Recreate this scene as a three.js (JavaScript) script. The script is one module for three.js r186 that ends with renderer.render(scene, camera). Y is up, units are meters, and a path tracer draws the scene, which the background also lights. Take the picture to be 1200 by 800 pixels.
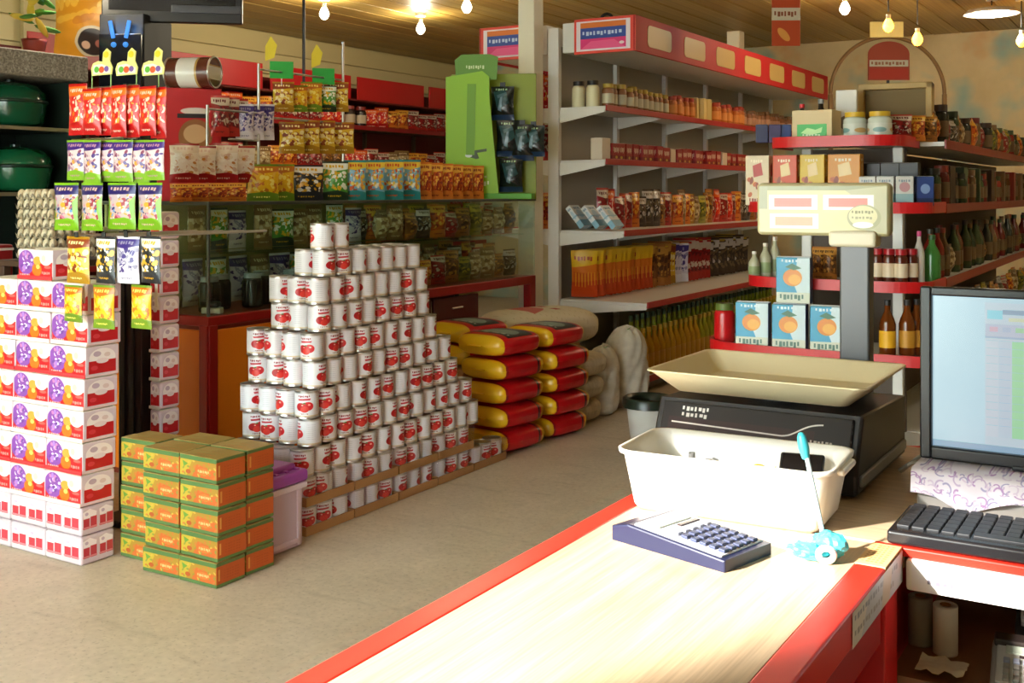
import * as THREE from 'three';
import { RoundedBoxGeometry } from 'three/addons/geometries/RoundedBoxGeometry.js';
import { mergeGeometries } from 'three/addons/utils/BufferGeometryUtils.js';
import { RectAreaLightUniformsLib } from 'three/addons/lights/RectAreaLightUniformsLib.js';
import { ImprovedNoise } from 'three/addons/math/ImprovedNoise.js';

// ---------- camera, sky, exposure ----------
// Shop axes: a = along the aisles (world -z), b = across them (world +x), h = height (world y).
const F = 1300, EYE = 1.45, HORIZON = 225, TH = Math.atan(790 / 1300);
const scene = new THREE.Scene();
const camera = new THREE.PerspectiveCamera(2 * Math.atan(400 / F) * 180 / Math.PI, 1.5, 0.05, 60);
camera.position.set(0, EYE, 0);
camera.rotation.set(0, TH, 0);
camera.setViewOffset(1200, 800, 0, 400 - HORIZON, 1200, 800);
camera.updateProjectionMatrix();
scene.add(camera);
const renderer = new THREE.WebGLRenderer({ antialias: true });
renderer.toneMapping = THREE.LinearToneMapping;
renderer.toneMappingExposure = 0.5;
renderer.shadowMap.enabled = true;
scene.background = new THREE.Color(0.93, 0.97, 1.0);
scene.backgroundIntensity = 31;
const sun = new THREE.DirectionalLight('#fffaf0', 50);      // low sun through the open shop door, behind and left of the camera
{ const el = 26 * Math.PI / 180, az = Math.atan(0.55), s = 14; sun.position.set(-Math.sin(az) * Math.cos(el) * s, Math.sin(el) * s + 1, Math.cos(az) * Math.cos(el) * s); sun.target.position.set(0, 1, 0); sun.castShadow = true; sun.shadow.radius = 6; sun.shadow.mapSize.set(2048, 2048); const c = sun.shadow.camera; c.left = c.bottom = -12; c.right = c.top = 12; c.far = 40; scene.add(sun, sun.target); }
const LAMP_GAIN = 0.24;

// ---------- helpers ----------
const SN = Math.sin(TH), CS = Math.cos(TH);
let seed = 20240611;
function rnd() { seed |= 0; seed = seed + 0x6D2B79F5 | 0; let t = Math.imul(seed ^ seed >>> 15, 1 | seed); t = t + Math.imul(t ^ t >>> 7, 61 | t) ^ t; return ((t ^ t >>> 14) >>> 0) / 4294967296; }
const rr = (x, y) => x + (y - x) * rnd();
const pick = (arr) => arr[Math.floor(rnd() * arr.length)];
// where a line of sight meets the plane b = const or a = const, or a depth (used to place things in the shop)
function ray(u) { return (u - 600) / F; }
function atB(u, v, b) { const r = ray(u), d = b / (r * CS - SN); return { a: d * (r * SN + CS), b, h: EYE - (v - HORIZON) * d / F, d }; }
function atA(u, v, a) { const r = ray(u), d = a / (r * SN + CS); return { a, b: d * (r * CS - SN), h: EYE - (v - HORIZON) * d / F, d }; }
function atD(u, v, d) { const r = ray(u); return { a: d * (r * SN + CS), b: d * (r * CS - SN), h: EYE - (v - HORIZON) * d / F, d }; }

const taken = {};
function numbered(n) { const k = taken[n] = (taken[n] ?? -1) + 1; return k ? n + '_' + String(k).padStart(3, '0') : n; }
function thing(name, label, category, a, b, h, turn = 0, group) {
  const o = new THREE.Group(); o.name = numbered(name); o.position.set(b, h, -a); o.rotation.y = turn;
  o.userData = { label, category }; if (group) o.userData.group = group;
  scene.add(o); return o;
}
function put(parent, name, geo, m, x = 0, y = 0, z = 0, rx = 0, ry = 0, rz = 0) {
  const o = new THREE.Mesh(geo, m); o.name = name; o.position.set(x, y, z); o.rotation.set(rx, ry, rz);
  o.castShadow = o.receiveShadow = true; parent.add(o); return o;
}
function struct(name, geo, m, x = 0, y = 0, z = 0) { const o = put(scene, numbered(name), geo, m, x, y, z); o.userData.kind = 'structure'; return o; }
function structGroup(name) { const o = new THREE.Group(); o.name = numbered(name); o.userData.kind = 'structure'; scene.add(o); return o; }
function place(o, label, category, a, b, h, turn = 0, group) {          // a finished thing (Group or Mesh) put in its spot
  o.name = numbered(o.name); o.position.set(b, h, -a); o.rotation.y += turn;
  o.userData = { label, category }; if (group) o.userData.group = group;
  scene.add(o); return o;
}
const ONES = ['', 'first', 'second', 'third', 'fourth', 'fifth', 'sixth', 'seventh', 'eighth', 'ninth', 'tenth', 'eleventh', 'twelfth', 'thirteenth', 'fourteenth', 'fifteenth', 'sixteenth', 'seventeenth', 'eighteenth', 'nineteenth'];
const TENS = ['', '', 'twenty', 'thirty', 'forty', 'fifty', 'sixty', 'seventy', 'eighty', 'ninety'];
const TENTH = ['', '', 'twentieth', 'thirtieth', 'fortieth', 'fiftieth', 'sixtieth', 'seventieth', 'eightieth', 'ninetieth'];
function ord(n) { return n < 20 ? ONES[n] : n % 10 ? TENS[Math.floor(n / 10)] + '-' + ONES[n % 10] : TENTH[n / 10]; }
const cache = new Map();
function memo(key, make) { if (!cache.has(key)) cache.set(key, make()); return cache.get(key); }
const box = (w, h, d) => memo('b' + [w, h, d], () => new THREE.BoxGeometry(w, h, d));
const rbox = (w, h, d, r = 0.006, s = 1) => memo('r' + [w, h, d, r, s], () => new RoundedBoxGeometry(w, h, d, s, Math.min(r, w / 2.1, h / 2.1, d / 2.1)));
const cyl = (r, h, n = 20, r2 = r) => memo('c' + [r, h, n, r2], () => new THREE.CylinderGeometry(r2, r, h, n));
const plane = (w, h) => memo('p' + [w, h], () => new THREE.PlaneGeometry(w, h));
function lathe(key, pts, n = 18) { return memo('l' + key, () => new THREE.LatheGeometry(pts.map(([r, y]) => new THREE.Vector2(r, y)), n)); }
function tube(pts, r, n = 24, k = 6) { return new THREE.TubeGeometry(new THREE.CatmullRomCurve3(pts.map((p) => new THREE.Vector3(...p))), n, r, k); }
function mat(color, roughness = 0.6, metalness = 0, extra = {}) {
  const k = 'm' + color + roughness + '/' + metalness + Object.keys(extra).map((e) => e + (extra[e]?.uuid ?? extra[e]));
  return memo(k, () => new THREE.MeshPhysicalMaterial({ color, roughness, metalness, ...extra }));
}
function canvasTex(w, h, draw) {
  const c = document.createElement('canvas'); c.width = w; c.height = h; const g = c.getContext('2d'); draw(g, w, h);
  const t = new THREE.CanvasTexture(c); t.colorSpace = THREE.SRGBColorSpace; t.wrapS = t.wrapT = THREE.RepeatWrapping; return t;
}
function printed(key, w, h, draw, roughness = 0.45, extra = {}) { return memo('t' + key, () => new THREE.MeshPhysicalMaterial({ map: canvasTex(w, h, draw), roughness, ...extra })); }
const ell = (g, x, y, rx, ry, c, rot = 0) => { g.fillStyle = c; g.beginPath(); g.ellipse(x, y, rx, ry, rot, 0, 7); g.fill(); };
const rect = (g, x, y, w, h, c) => { g.fillStyle = c; g.fillRect(x, y, w, h); };
function poly(g, pts, c) { g.fillStyle = c; g.beginPath(); pts.forEach(([x, y], i) => i ? g.lineTo(x, y) : g.moveTo(x, y)); g.fill(); }
function marks(g, x, y, w, h, c, n = 6) { for (let i = 0; i < n; i++) rect(g, x + i * w / n, y + (i * 7 % 3) * h * 0.06, w / n * (0.5 + (i * 5 % 3) * 0.14), h * (0.8 + (i * 3 % 2) * 0.2), c); }
const noise3 = new ImprovedNoise();
function fbm(x, y, o = 4, z = 0.37) { let s = 0, k = 1, t = 0; for (let i = 0; i < o; i++) { s += k * noise3.noise(x, y, z + i * 3.1); t += k; k *= 0.55; x *= 2.03; y *= 2.03; } return s / t; }
function dataTex(n, m, f, color = true) {
  const d = new Uint8Array(n * m * 4);
  for (let y = 0; y < m; y++) for (let x = 0; x < n; x++) { const c = f(x / n, y / m), i = (y * n + x) * 4; d[i] = Math.max(0, Math.min(255, c[0])); d[i + 1] = Math.max(0, Math.min(255, c[1])); d[i + 2] = Math.max(0, Math.min(255, c[2])); d[i + 3] = 255; }
  const t = new THREE.DataTexture(d, n, m); t.magFilter = t.minFilter = THREE.LinearFilter; t.wrapS = t.wrapT = THREE.MirroredRepeatWrapping;
  if (color) t.colorSpace = THREE.SRGBColorSpace; t.needsUpdate = true; return t;
}
function uvMetres(geo, sx = 1, sy = sx) {        // box-mapped uv in metres
  const p = geo.attributes.position, n = geo.attributes.normal, uv = new Float32Array(p.count * 2);
  for (let i = 0; i < p.count; i++) {
    const ax = Math.abs(n.getX(i)), ay = Math.abs(n.getY(i)), az = Math.abs(n.getZ(i));
    const [s, t] = ay >= ax && ay >= az ? [p.getX(i), p.getZ(i)] : ax >= az ? [p.getZ(i), p.getY(i)] : [p.getX(i), p.getY(i)];
    uv[i * 2] = s / sx; uv[i * 2 + 1] = t / sy;
  }
  geo.setAttribute('uv', new THREE.BufferAttribute(uv, 2)); return geo;
}
// pillow pouch with crimped ends, standing on y = 0, faces +z
function pouch(w, h, t) {
  return memo('pouch' + [w, h, t], () => {
    const NX = 8, NY = 12, pos = [], uv = [], idx = [];
    for (const s of [1, -1]) for (let j = 0; j <= NY; j++) for (let i = 0; i <= NX; i++) {
      const u = i / NX, v = j / NY, e = Math.max(0, Math.min(1, (v - 0.07) / 0.86));
      const bulge = Math.pow(Math.max(0, Math.sin(Math.PI * u)), 0.6) * Math.pow(Math.max(0, Math.sin(Math.PI * e)), 0.55);
      const wr = 0.06 * t * Math.sin(v * 31 + u * 9) * bulge;
      const pinch = 1 - 0.07 * Math.sin(Math.PI * e);
      pos.push((u - 0.5) * w * pinch, v * h, s * (0.0015 + bulge * t / 2 + wr)); uv.push(s > 0 ? u : 1 - u, v);
    }
    const L = (NX + 1) * (NY + 1);
    for (let s = 0; s < 2; s++) for (let j = 0; j < NY; j++) for (let i = 0; i < NX; i++) {
      const k = s * L + j * (NX + 1) + i, q = [k, k + 1, k + NX + 1, k + 1, k + NX + 2, k + NX + 1];
      idx.push(...(s ? [q[0], q[2], q[1], q[3], q[5], q[4]] : q));
    }
    for (let j = 0; j < NY; j++) for (const i of [0, NX]) { const k = j * (NX + 1) + i, m = k + L, q = i ? [k, m, k + NX + 1, m, m + NX + 1, k + NX + 1] : [k, k + NX + 1, m, m, k + NX + 1, m + NX + 1]; idx.push(...q); }
    const g = new THREE.BufferGeometry(); g.setAttribute('position', new THREE.Float32BufferAttribute(pos, 3)); g.setAttribute('uv', new THREE.Float32BufferAttribute(uv, 2)); g.setIndex(idx); g.computeVertexNormals(); return g;
  });
}
// stuffed sack lying along z, centred in x and z, standing on y = 0
function sackGeo(w, h, l, key, sag = 0.12) {
  return memo('sack' + key, () => {
    const NU = 24, NV = 20, pos = [], uv = [], idx = [];
    for (let j = 0; j <= NV; j++) for (let i = 0; i <= NU; i++) {
      const v = j / NV, t = i / NU * 2 * Math.PI, z = (v - 0.5) * l;
      const e = Math.pow(Math.max(0, 1 - Math.pow(Math.abs(2 * v - 1), 5)), 0.42);
      const c = Math.cos(t), s = Math.sin(t), sq = (q) => Math.sign(q) * Math.pow(Math.abs(q), 0.62);
      const lump = 1 + sag * 0.5 * fbm(v * 3 + key.length, t * 0.7, 3, key.length * 1.7);
      pos.push(sq(c) * w / 2 * (0.3 + 0.7 * e) * lump, h / 2 + sq(s) * h / 2 * e * (s > 0 ? lump : 1), z); uv.push(i / NU, v);
    }
    for (let j = 0; j < NV; j++) for (let i = 0; i < NU; i++) { const k = j * (NU + 1) + i; idx.push(k, k + NU + 1, k + 1, k + 1, k + NU + 1, k + NU + 2); }
    const g = new THREE.BufferGeometry(); g.setAttribute('position', new THREE.Float32BufferAttribute(pos, 3)); g.setAttribute('uv', new THREE.Float32BufferAttribute(uv, 2)); g.setIndex(idx); g.computeVertexNormals(); return g;
  });
}

// ---------- materials ----------
const M = {
  white: mat('#e9e6dc', 0.45), shelf: mat('#e4e2da', 0.4), cream: mat('#e4d9b4', 0.6), red: mat('#c3141c', 0.35), redTrim: mat('#d81f1f', 0.4), darkRed: mat('#8a1015', 0.45), orange: mat('#c8640f', 0.5),
  black: mat('#141416', 0.45), blackGloss: mat('#1b1a1d', 0.25), steel: mat('#c9c7c2', 0.28, 1), grey: mat('#8b8c8c', 0.45), darkGrey: mat('#3a3b3e', 0.5), green: mat('#2f9a34', 0.5), cardboard: mat('#b68a55', 0.85),
  glass: mat('#f2fbf6', 0.03, 0, { transmission: 1, thickness: 0, ior: 1.45 }), yellowPlastic: mat('#f0c419', 0.4), plasticWhite: mat('#f4f2ea', 0.35),
};
M.film = mat('#fdfdff', 0.18, 0, { transmission: 1, thickness: 0, ior: 1.3 });
// ---------- the room ----------
const ROOM = { a0: -0.75, a1: 13, b0: -8.6, b1: 2.6, H: 3.2 };
const RL = ROOM.a1 - ROOM.a0, RW = ROOM.b1 - ROOM.b0, RCZ = -(ROOM.a0 + ROOM.a1) / 2, RCX = (ROOM.b0 + ROOM.b1) / 2;
{
  const t = dataTex(1024, 1024, (x, y) => {
    const n = fbm(x * 9, y * 9, 5) * 26 + fbm(x * 90, y * 90, 2, 5) * 20, sp = fbm(x * 210, y * 210, 1, 9) > 0.42 ? -26 : 0;
    const scuff = Math.max(0, fbm(x * 5, y * 26, 4, 2.2) - 0.22) * -90;
    const v = n + sp + scuff; return [200 + v * 0.7, 188 + v * 0.7, 166 + v * 0.7];
  });
  t.wrapS = t.wrapT = THREE.MirroredRepeatWrapping;
  struct('floor', uvMetres(new THREE.BoxGeometry(RW + 0.4, 0.2, RL + 0.4), 2.6), new THREE.MeshPhysicalMaterial({ map: t, roughness: 0.42 }), RCX, -0.1, RCZ);
}
{
  const g = structGroup('wall_left');
  put(g, 'wall_core', box(0.2, ROOM.H + 0.3, RL + 0.4), mat('#c9b887', 0.8), ROOM.b0 - 0.131, ROOM.H / 2 + 0.1, RCZ);
  const tones = ['#d8c894', '#d2c28c', '#dccc9b'].map((c) => mat(c, 0.55));
  for (let i = 0; i < 14; i++) put(g, 'plank', rbox(0.03, 0.218, RL, 0.008), tones[i % 3], ROOM.b0 - 0.016, 0.115 + i * 0.2286, RCZ);
}
{
  const t = dataTex(512, 512, (x, y) => {
    const n = fbm(x * 14, y * 14, 4) * 16, blue = Math.max(0, fbm(x * 5, y * 5, 4, 3.3) - 0.0) * 3.6, warm = Math.max(0, fbm(x * 7, y * 7, 4, 8.8) - 0.2) * 2.4, B = Math.min(1, blue), W = Math.min(1, warm);
    let c = [205 + n, 186 + n, 140 + n]; c = [c[0] + (122 - c[0]) * B * 0.75, c[1] + (170 - c[1]) * B * 0.75, c[2] + (176 - c[2]) * B * 0.75]; return [c[0] + (205 - c[0]) * W * 0.6, c[1] + (128 - c[1]) * W * 0.6, c[2] + (80 - c[2]) * W * 0.6];
  });
  struct('wall_back', uvMetres(new THREE.BoxGeometry(RW + 0.6, ROOM.H + 0.3, 0.2), 4), new THREE.MeshPhysicalMaterial({ map: t, roughness: 0.8 }), RCX, ROOM.H / 2 + 0.1, -ROOM.a1 - 0.1);
  struct('wall_right', box(0.2, ROOM.H + 0.3, RL + 0.4), mat('#d6cba6', 0.8), ROOM.b1 + 0.1, ROOM.H / 2 + 0.1, RCZ);
}
{ // ceiling of wooden boards running along the aisles
  const g = structGroup('ceiling');
  put(g, 'ceiling_core', box(RW + 0.4, 0.2, RL + 0.4), mat('#8a7238', 0.8), RCX, ROOM.H + 0.13, RCZ);
  const tex = dataTex(128, 1024, (x, y) => { const n = fbm(x * 10, y * 3, 4) * 44 + fbm(x * 60, y * 9, 2, 4) * 24; return [168 + n, 140 + n, 78 + n * 0.8]; });
  const tones = ['#ffffff', '#efe6d2', '#f6efe2'].map((c) => new THREE.MeshPhysicalMaterial({ map: tex, color: c, roughness: 0.42 }));
  const n = 38, w = RW / n, bg = rbox(w - 0.012, 0.03, RL, 0.006);
  for (let i = 0; i < n; i++) put(g, 'plank', bg, tones[(i * 7) % 3], ROOM.b0 + (i + 0.5) * w, ROOM.H + 0.016, RCZ);
}
{ // shop front behind the camera: a glazed window and an open doorway to the street
  const g = structGroup('wall_front'), W0 = -6.4, W1 = -2.75, D0 = -2.62, D1 = -1.58, T = 2.5, m = mat('#d6cba6', 0.8), z = -ROOM.a0 + 0.1;
  const slab = (b0, b1, h0, h1, n) => put(g, n, box(b1 - b0, h1 - h0, 0.2), m, (b0 + b1) / 2, (h0 + h1) / 2, z);
  slab(ROOM.b0 - 0.2, W0, 0, ROOM.H + 0.2, 'wall_side'); slab(D1, -1.4, 0, T, 'pier'); slab(-0.75, ROOM.b1 + 0.2, 0, ROOM.H + 0.2, 'wall_side'); slab(-1.4, -0.75, 0, 0.25, 'window_apron'); slab(W1, D0, 0, T, 'pier'); slab(W0, -0.75, T, ROOM.H + 0.2, 'lintel'); slab(W0, W1, 0, 0.25, 'window_apron');
  const fr = mat('#9a9b98', 0.4, 0.6); for (const [W0, W1, N] of [[-6.4, -2.75, 3], [-1.4, -0.75, 1]]) { const win = structGroup('window_' + (N > 1 ? 1 : 2)), w = W1 - W0;  // the narrow second window is added for a glare on the monitor
  for (let i = 0; i <= N; i++) put(win, 'mullion', box(0.06, T - 0.25, 0.08), fr, W0 + 0.03 + i * (w - 0.06) / N, (T + 0.25) / 2, z);
  put(win, 'head_rail', box(w, 0.06, 0.09), fr, (W0 + W1) / 2, T - 0.03, z); put(win, 'sill_rail', box(w, 0.06, 0.09), fr, (W0 + W1) / 2, 0.28, z);
  for (let i = 0; i < N; i++) put(win, 'pane', box(w / N - 0.07, T - 0.36, 0.006), M.glass, W0 + (i + 0.5) * w / N, (T + 0.25) / 2, z); }
  struct('pavement', new THREE.BoxGeometry(24, 0.1, 12), mat('#b9b4aa', 0.85), -2, -0.06, -ROOM.a0 + 6.2);
  struct('wall_sun_block', box(0.25, 6.4, 7), mat('#d2c8b4', 0.8), W0 - 0.2, 3.2, z + 0.1 + 3.5);  // unseen wall added outside to keep direct sun off the wide window
}
// square post painted cream, standing before the end of the tall shelving
{
  const p = atA(622, 200, 7.13), o = structGroup('column_post'); put(o, 'shaft', rbox(0.14, ROOM.H, 0.14, 0.01), mat('#f1e9cf', 0.5), p.b, ROOM.H / 2, -p.a); put(o, 'plinth', rbox(0.19, 0.12, 0.19, 0.01), mat('#d5ccac', 0.5), p.b, 0.06, -p.a);
  const q = atB(862, 30, -4.2), o2 = structGroup('column_post'); put(o2, 'shaft', rbox(0.15, ROOM.H, 0.15, 0.01), mat('#f1e9cf', 0.5), q.b, ROOM.H / 2, -q.a); put(o2, 'plinth', rbox(0.19, 0.12, 0.19, 0.01), mat('#d5ccac', 0.5), q.b, 0.06, -q.a);
}
// ---------- lamps ----------
function lamp(label, a, b, drop, color, cd, r = 0.045, kind = 'bulb') {
  const o = thing(kind === 'bulb' ? 'ceiling_bulb' : 'ceiling_lamp', label, 'lamp', a, b, ROOM.H, 0, 'ceiling lamps');
  put(o, 'ceiling_rose', cyl(0.05, 0.03, 18), M.white, 0, -0.015, 0);
  if (drop > 0.05) put(o, 'cord', cyl(0.006, drop - 0.06, 8), M.darkGrey, 0, -0.03 - (drop - 0.06) / 2, 0);
  const y = -Math.max(drop, 0.05);
  const glow = new THREE.MeshStandardMaterial({ color: '#ffffff', emissive: color, emissiveIntensity: 14 });
  if (kind === 'bulb') { put(o, 'socket', cyl(0.02, 0.05, 14), M.white, 0, y - 0.02, 0); put(o, 'bulb', lathe('bulb' + r, [[0.001, -r * 2.6], [r * 0.5, -r * 2.45], [r * 0.95, -r * 1.8], [r, -r * 1.3], [r * 0.7, -r * 0.5], [r * 0.4, 0]], 18), glow, 0, y - 0.03, 0); }
  else { put(o, 'dish', lathe('dish', [[0.001, 0], [0.2, -0.01], [0.24, -0.05], [0.23, -0.05], [0.19, -0.02], [0.001, -0.012]], 28), M.white, 0, y, 0); put(o, 'tube', new THREE.TorusGeometry(0.14, 0.018, 10, 32), glow, 0, y - 0.045, 0, Math.PI / 2); }
  const L = new THREE.PointLight(color, cd * LAMP_GAIN, 0, 2); L.position.set(0, kind === 'bulb' ? y - 0.03 - r * 1.4 : y - 0.1, 0); L.shadow.radius = kind === 'bulb' ? 2 : 6; L.castShadow = true; o.add(L);
}
for (const [u, v, c, cd, drop, kind, label] of [
  [380, 12, '#fff2d2', 22, 0.06, 'bulb', 'white bulb on the ceiling above the glass display case'],
  [493, 30, '#fff2d2', 22, 0.06, 'bulb', 'white bulb on the ceiling above the green cardboard stand'],
  [547, 4, '#fff2d2', 22, 0.06, 'bulb', 'white bulb on the ceiling next to the cream post'],
  [990, 6, '#fff6e0', 12, 0.06, 'bulb', 'white bulb on the ceiling beside the hanging orange banner'],
  [1041, 26, '#ffb32e', 6, 0.25, 'bulb', 'yellow glowing bulb hanging under the wooden arch, nearer the orange banner'],
  [1075, 42, '#ffb32e', 6, 0.35, 'bulb', 'yellow glowing bulb hanging under the wooden arch, lower of the two'],
  [1162, 18, '#fff8e6', 16, 0.1, 'ring', 'round white ceiling lamp before the mural wall'],
  [1197, 44, '#ffb32e', 5, 0.3, 'bulb', 'yellow glowing bulb at the edge of the view by the mural wall'],
]) { const d = (ROOM.H - drop - 0.06 - EYE) * F / (HORIZON - v), p = atD(u, v, d); lamp(label, p.a, p.b, drop, c, cd, 0.045, kind); }
for (const [a, b, where] of [[5, -6.6, 'candy stand'], [6.5, 0.8, 'aisle behind the monitor']]) lamp('added unseen round white ceiling lamp over the ' + where, a, b, 0.1, '#fff0cf', 24, 0.045, 'ring');  // extra lamps out of view, added to lift the ambient light
RectAreaLightUniformsLib.init();
for (const [a, b, where] of [[5.5, -3.5, 'can pyramid and sacks'], [2.9, -3.3, 'aisle near the counter, added unseen']]) {  // the fitting near the counter is added out of view as extra light
  const o = thing('tube_fitting', 'white twin tube fitting on the ceiling over the ' + where, 'lamp', a, b, ROOM.H, 0, 'ceiling lamps');
  put(o, 'fitting_body', rbox(0.3, 0.06, 1.3, 0.01), M.white, 0, -0.03, 0);
  const glow = new THREE.MeshStandardMaterial({ color: '#ffffff', emissive: '#fff1d0', emissiveIntensity: 10 });
  for (const x of [-0.07, 0.07]) { const t = put(o, 'tube', cyl(0.016, 1.2, 12), glow, x, -0.08, 0, Math.PI / 2); for (const z of [-0.61, 0.61]) put(o, 'tube_holder', rbox(0.04, 0.05, 0.03, 0.006), M.white, x, -0.08, z); }
  const L = new THREE.RectAreaLight('#fff1d0', (a < 4 ? 60 : 20) * LAMP_GAIN, 0.24, 1.2); L.position.set(0, -0.11, 0); L.rotation.x = -Math.PI / 2; L.castShadow = true; o.add(L);
}

// ---------- checkout counter: one leg along the aisle, one leg across ----------
const HC = 0.9, CB0 = -0.865, CB1 = -0.375, CA = 1.78, CA2 = 2.5;
const woodTex = dataTex(1024, 512, (x, y) => { const g = fbm(x * 2.2, y * 46, 4) * 36 + fbm(x * 9, y * 190, 2, 6) * 26 + fbm(x * 1.5, y * 6, 3, 2) * 20; return [200 + g, 174 + g, 142 + g * 0.9]; });
const woodTop = new THREE.MeshPhysicalMaterial({ map: woodTex, roughness: 0.38, clearcoat: 0.2, clearcoatRoughness: 0.35 });
{
  const o = thing('checkout_counter', 'wood topped checkout counter with red edging, under the calculator and scale', 'counter', 0, 0, 0);
  const seg = (name, b0, b1, a0, a1, h0, h1, m, parent = o, r) => { const g = r ? rbox(b1 - b0, h1 - h0, a1 - a0, r) : box(b1 - b0, h1 - h0, a1 - a0); return put(parent, name, g, m, (b0 + b1) / 2, (h0 + h1) / 2, -(a0 + a1) / 2); };
  const woodSlab = (b0, b1, a0, a1, alongA, th = 0.035) => { const g = new THREE.BoxGeometry(b1 - b0, th, a1 - a0), p = g.attributes.position, n = g.attributes.normal, uv = []; for (let i = 0; i < p.count; i++) { const L = alongA ? p.getZ(i) : p.getX(i), W = alongA ? p.getX(i) : p.getZ(i); uv.push(L / 1.3 + (Math.abs(n.getY(i)) > 0.5 ? 0 : 0.3), W / 0.65 + p.getY(i)); } g.setAttribute('uv', new THREE.Float32BufferAttribute(uv, 2)); return put(o, 'wood_top', g, woodTop, (b0 + b1) / 2, HC - th / 2, -(a0 + a1) / 2); };
  const tape = mat('#e02a1c', 0.35);
  woodSlab(CB0 + 0.042, CB1 - 0.045, 0.15, CA, true); woodSlab(CB0 + 0.042, CB1, CA + 0.014, CA2, false); woodSlab(CB1, 1.7, CA + 0.014, CA2, false, 0.0135);
  seg('edge_strip', CB0, CB0 + 0.042, 0.15, CA2, HC - 0.05, HC + 0.001, tape, o, 0.004);
  seg('edge_strip', CB1 - 0.045, CB1, 0.15, CA - 0.11, HC - 0.05, HC + 0.001, tape, o, 0.004);
  seg('edge_strip', CB1 - 0.045, 1.7, CA, CA + 0.014, HC - 0.014, HC + 0.0008, tape, o, 0.003);
  seg('corner_plate', CB1 - 0.045, CB1 - 0.001, CA - 0.11, CA, HC - 0.034, HC + 0.0014, printed('cornerplate', 64, 128, (g) => { rect(g, 0, 0, 64, 128, '#d9b179'); for (let i = 0; i < 9; i++) marks(g, 8, 10 + i * 12, 48, 6, '#a4783f', 5); }, 0.6));
  // bodies
  seg('side_panel', CB0 + 0.012, CB0 + 0.03, 0.17, CA2 - 0.02, 0.0, HC - 0.05, M.darkRed);
  seg('apron', CB1 - 0.028, CB1 - 0.01, 0.2, CA - 0.1, HC - 0.115, HC - 0.05, mat('#a8161a', 0.4));
  for (const a of [0.2, CA - 0.085]) seg('post', CB1 - 0.075, CB1 - 0.006, a, a + 0.08, 0, HC - 0.05, mat('#d8161a', 0.4), o, 0.004);
  seg('inner_shelf', CB0 + 0.03, CB1 - 0.03, 0.22, CA - 0.05, 0.62, 0.64, mat('#5d3a22', 0.6));
  seg('back_panel', CB0 + 0.03, 1.7, CA2 - 0.03, CA2 - 0.012, 0.0, HC - 0.036, mat('#6e1a16', 0.5));
  seg('shelf', CB1 - 0.02, 1.68, CA + 0.004, CA2 - 0.04, 0.68, 0.7, mat('#8a5f3d', 0.5));
  seg('divider', CB1 - 0.05, CB1 - 0.03, CA + 0.01, CA2 - 0.04, 0, HC - 0.036, mat('#a4161a', 0.45));
  seg('end_panel', 1.68, 1.7, CA + 0.01, CA2 - 0.03, 0, HC - 0.036, mat('#a4161a', 0.45));
  // white drawer front carrying a printed strip
  const dr = seg('drawer', CB1 + 0.006, 0.5, CA - 0.008, CA + 0.1, HC - 0.062, HC - 0.0145, M.plasticWhite, o, 0.005);
  put(dr, 'printed_strip', plane(0.85, 0.042), printed('drawerstrip', 512, 32, (g) => { rect(g, 0, 0, 512, 32, '#f3eef0'); for (let i = 0; i < 9; i++) { marks(g, 14 + i * 56, 5, 30, 5, '#b9a9b2', 5); marks(g, 14 + i * 56, 17, 26 + i % 3 * 6, 6, i % 3 ? '#c9b8c2' : '#6b6470', 4); } }), 0, 0, 0.0555);
  // printed paper stuck round the corner of the apron
  put(o, 'paper_notice', plane(0.3, 0.048), printed('notice', 256, 48, (g) => { rect(g, 0, 0, 256, 48, '#b9bcbd'); poly(g, [[0, 0], [80, 0], [40, 48], [0, 48]], '#d8d2c4'); marks(g, 10, 8, 220, 8, '#7f858b', 18); marks(g, 10, 28, 200, 8, '#8f8a80', 16); poly(g, [[150, 0], [200, 0], [180, 48], [140, 48]], '#c9b79a'); }, 0.4), CB1 + 0.0012, HC - 0.026, -(CA - 0.155), 0, Math.PI / 2);
}
// loose things on the shelf inside the first leg
for (const [a, c, w, lab] of [[1.30, '#2f8d3a', 0.05, 'green folder'], [1.36, '#e0b21c', 0.03, 'yellow folder'], [1.42, '#2f56b0', 0.05, 'blue folder'], [1.49, '#6b2a80', 0.04, 'purple folder']]) {
  const o = thing('folder', lab + ' standing on the shelf inside the counter', 'folder', a, -0.5, 0.64, 0, 'folders inside the counter'); put(o, 'cover', rbox(0.16, 0.2, w * 0.6, 0.004), mat(c, 0.5), 0, 0.1, 0); put(o, 'pages', box(0.155, 0.19, w * 0.4), M.white, 0.004, 0.1, 0);
}
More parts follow.
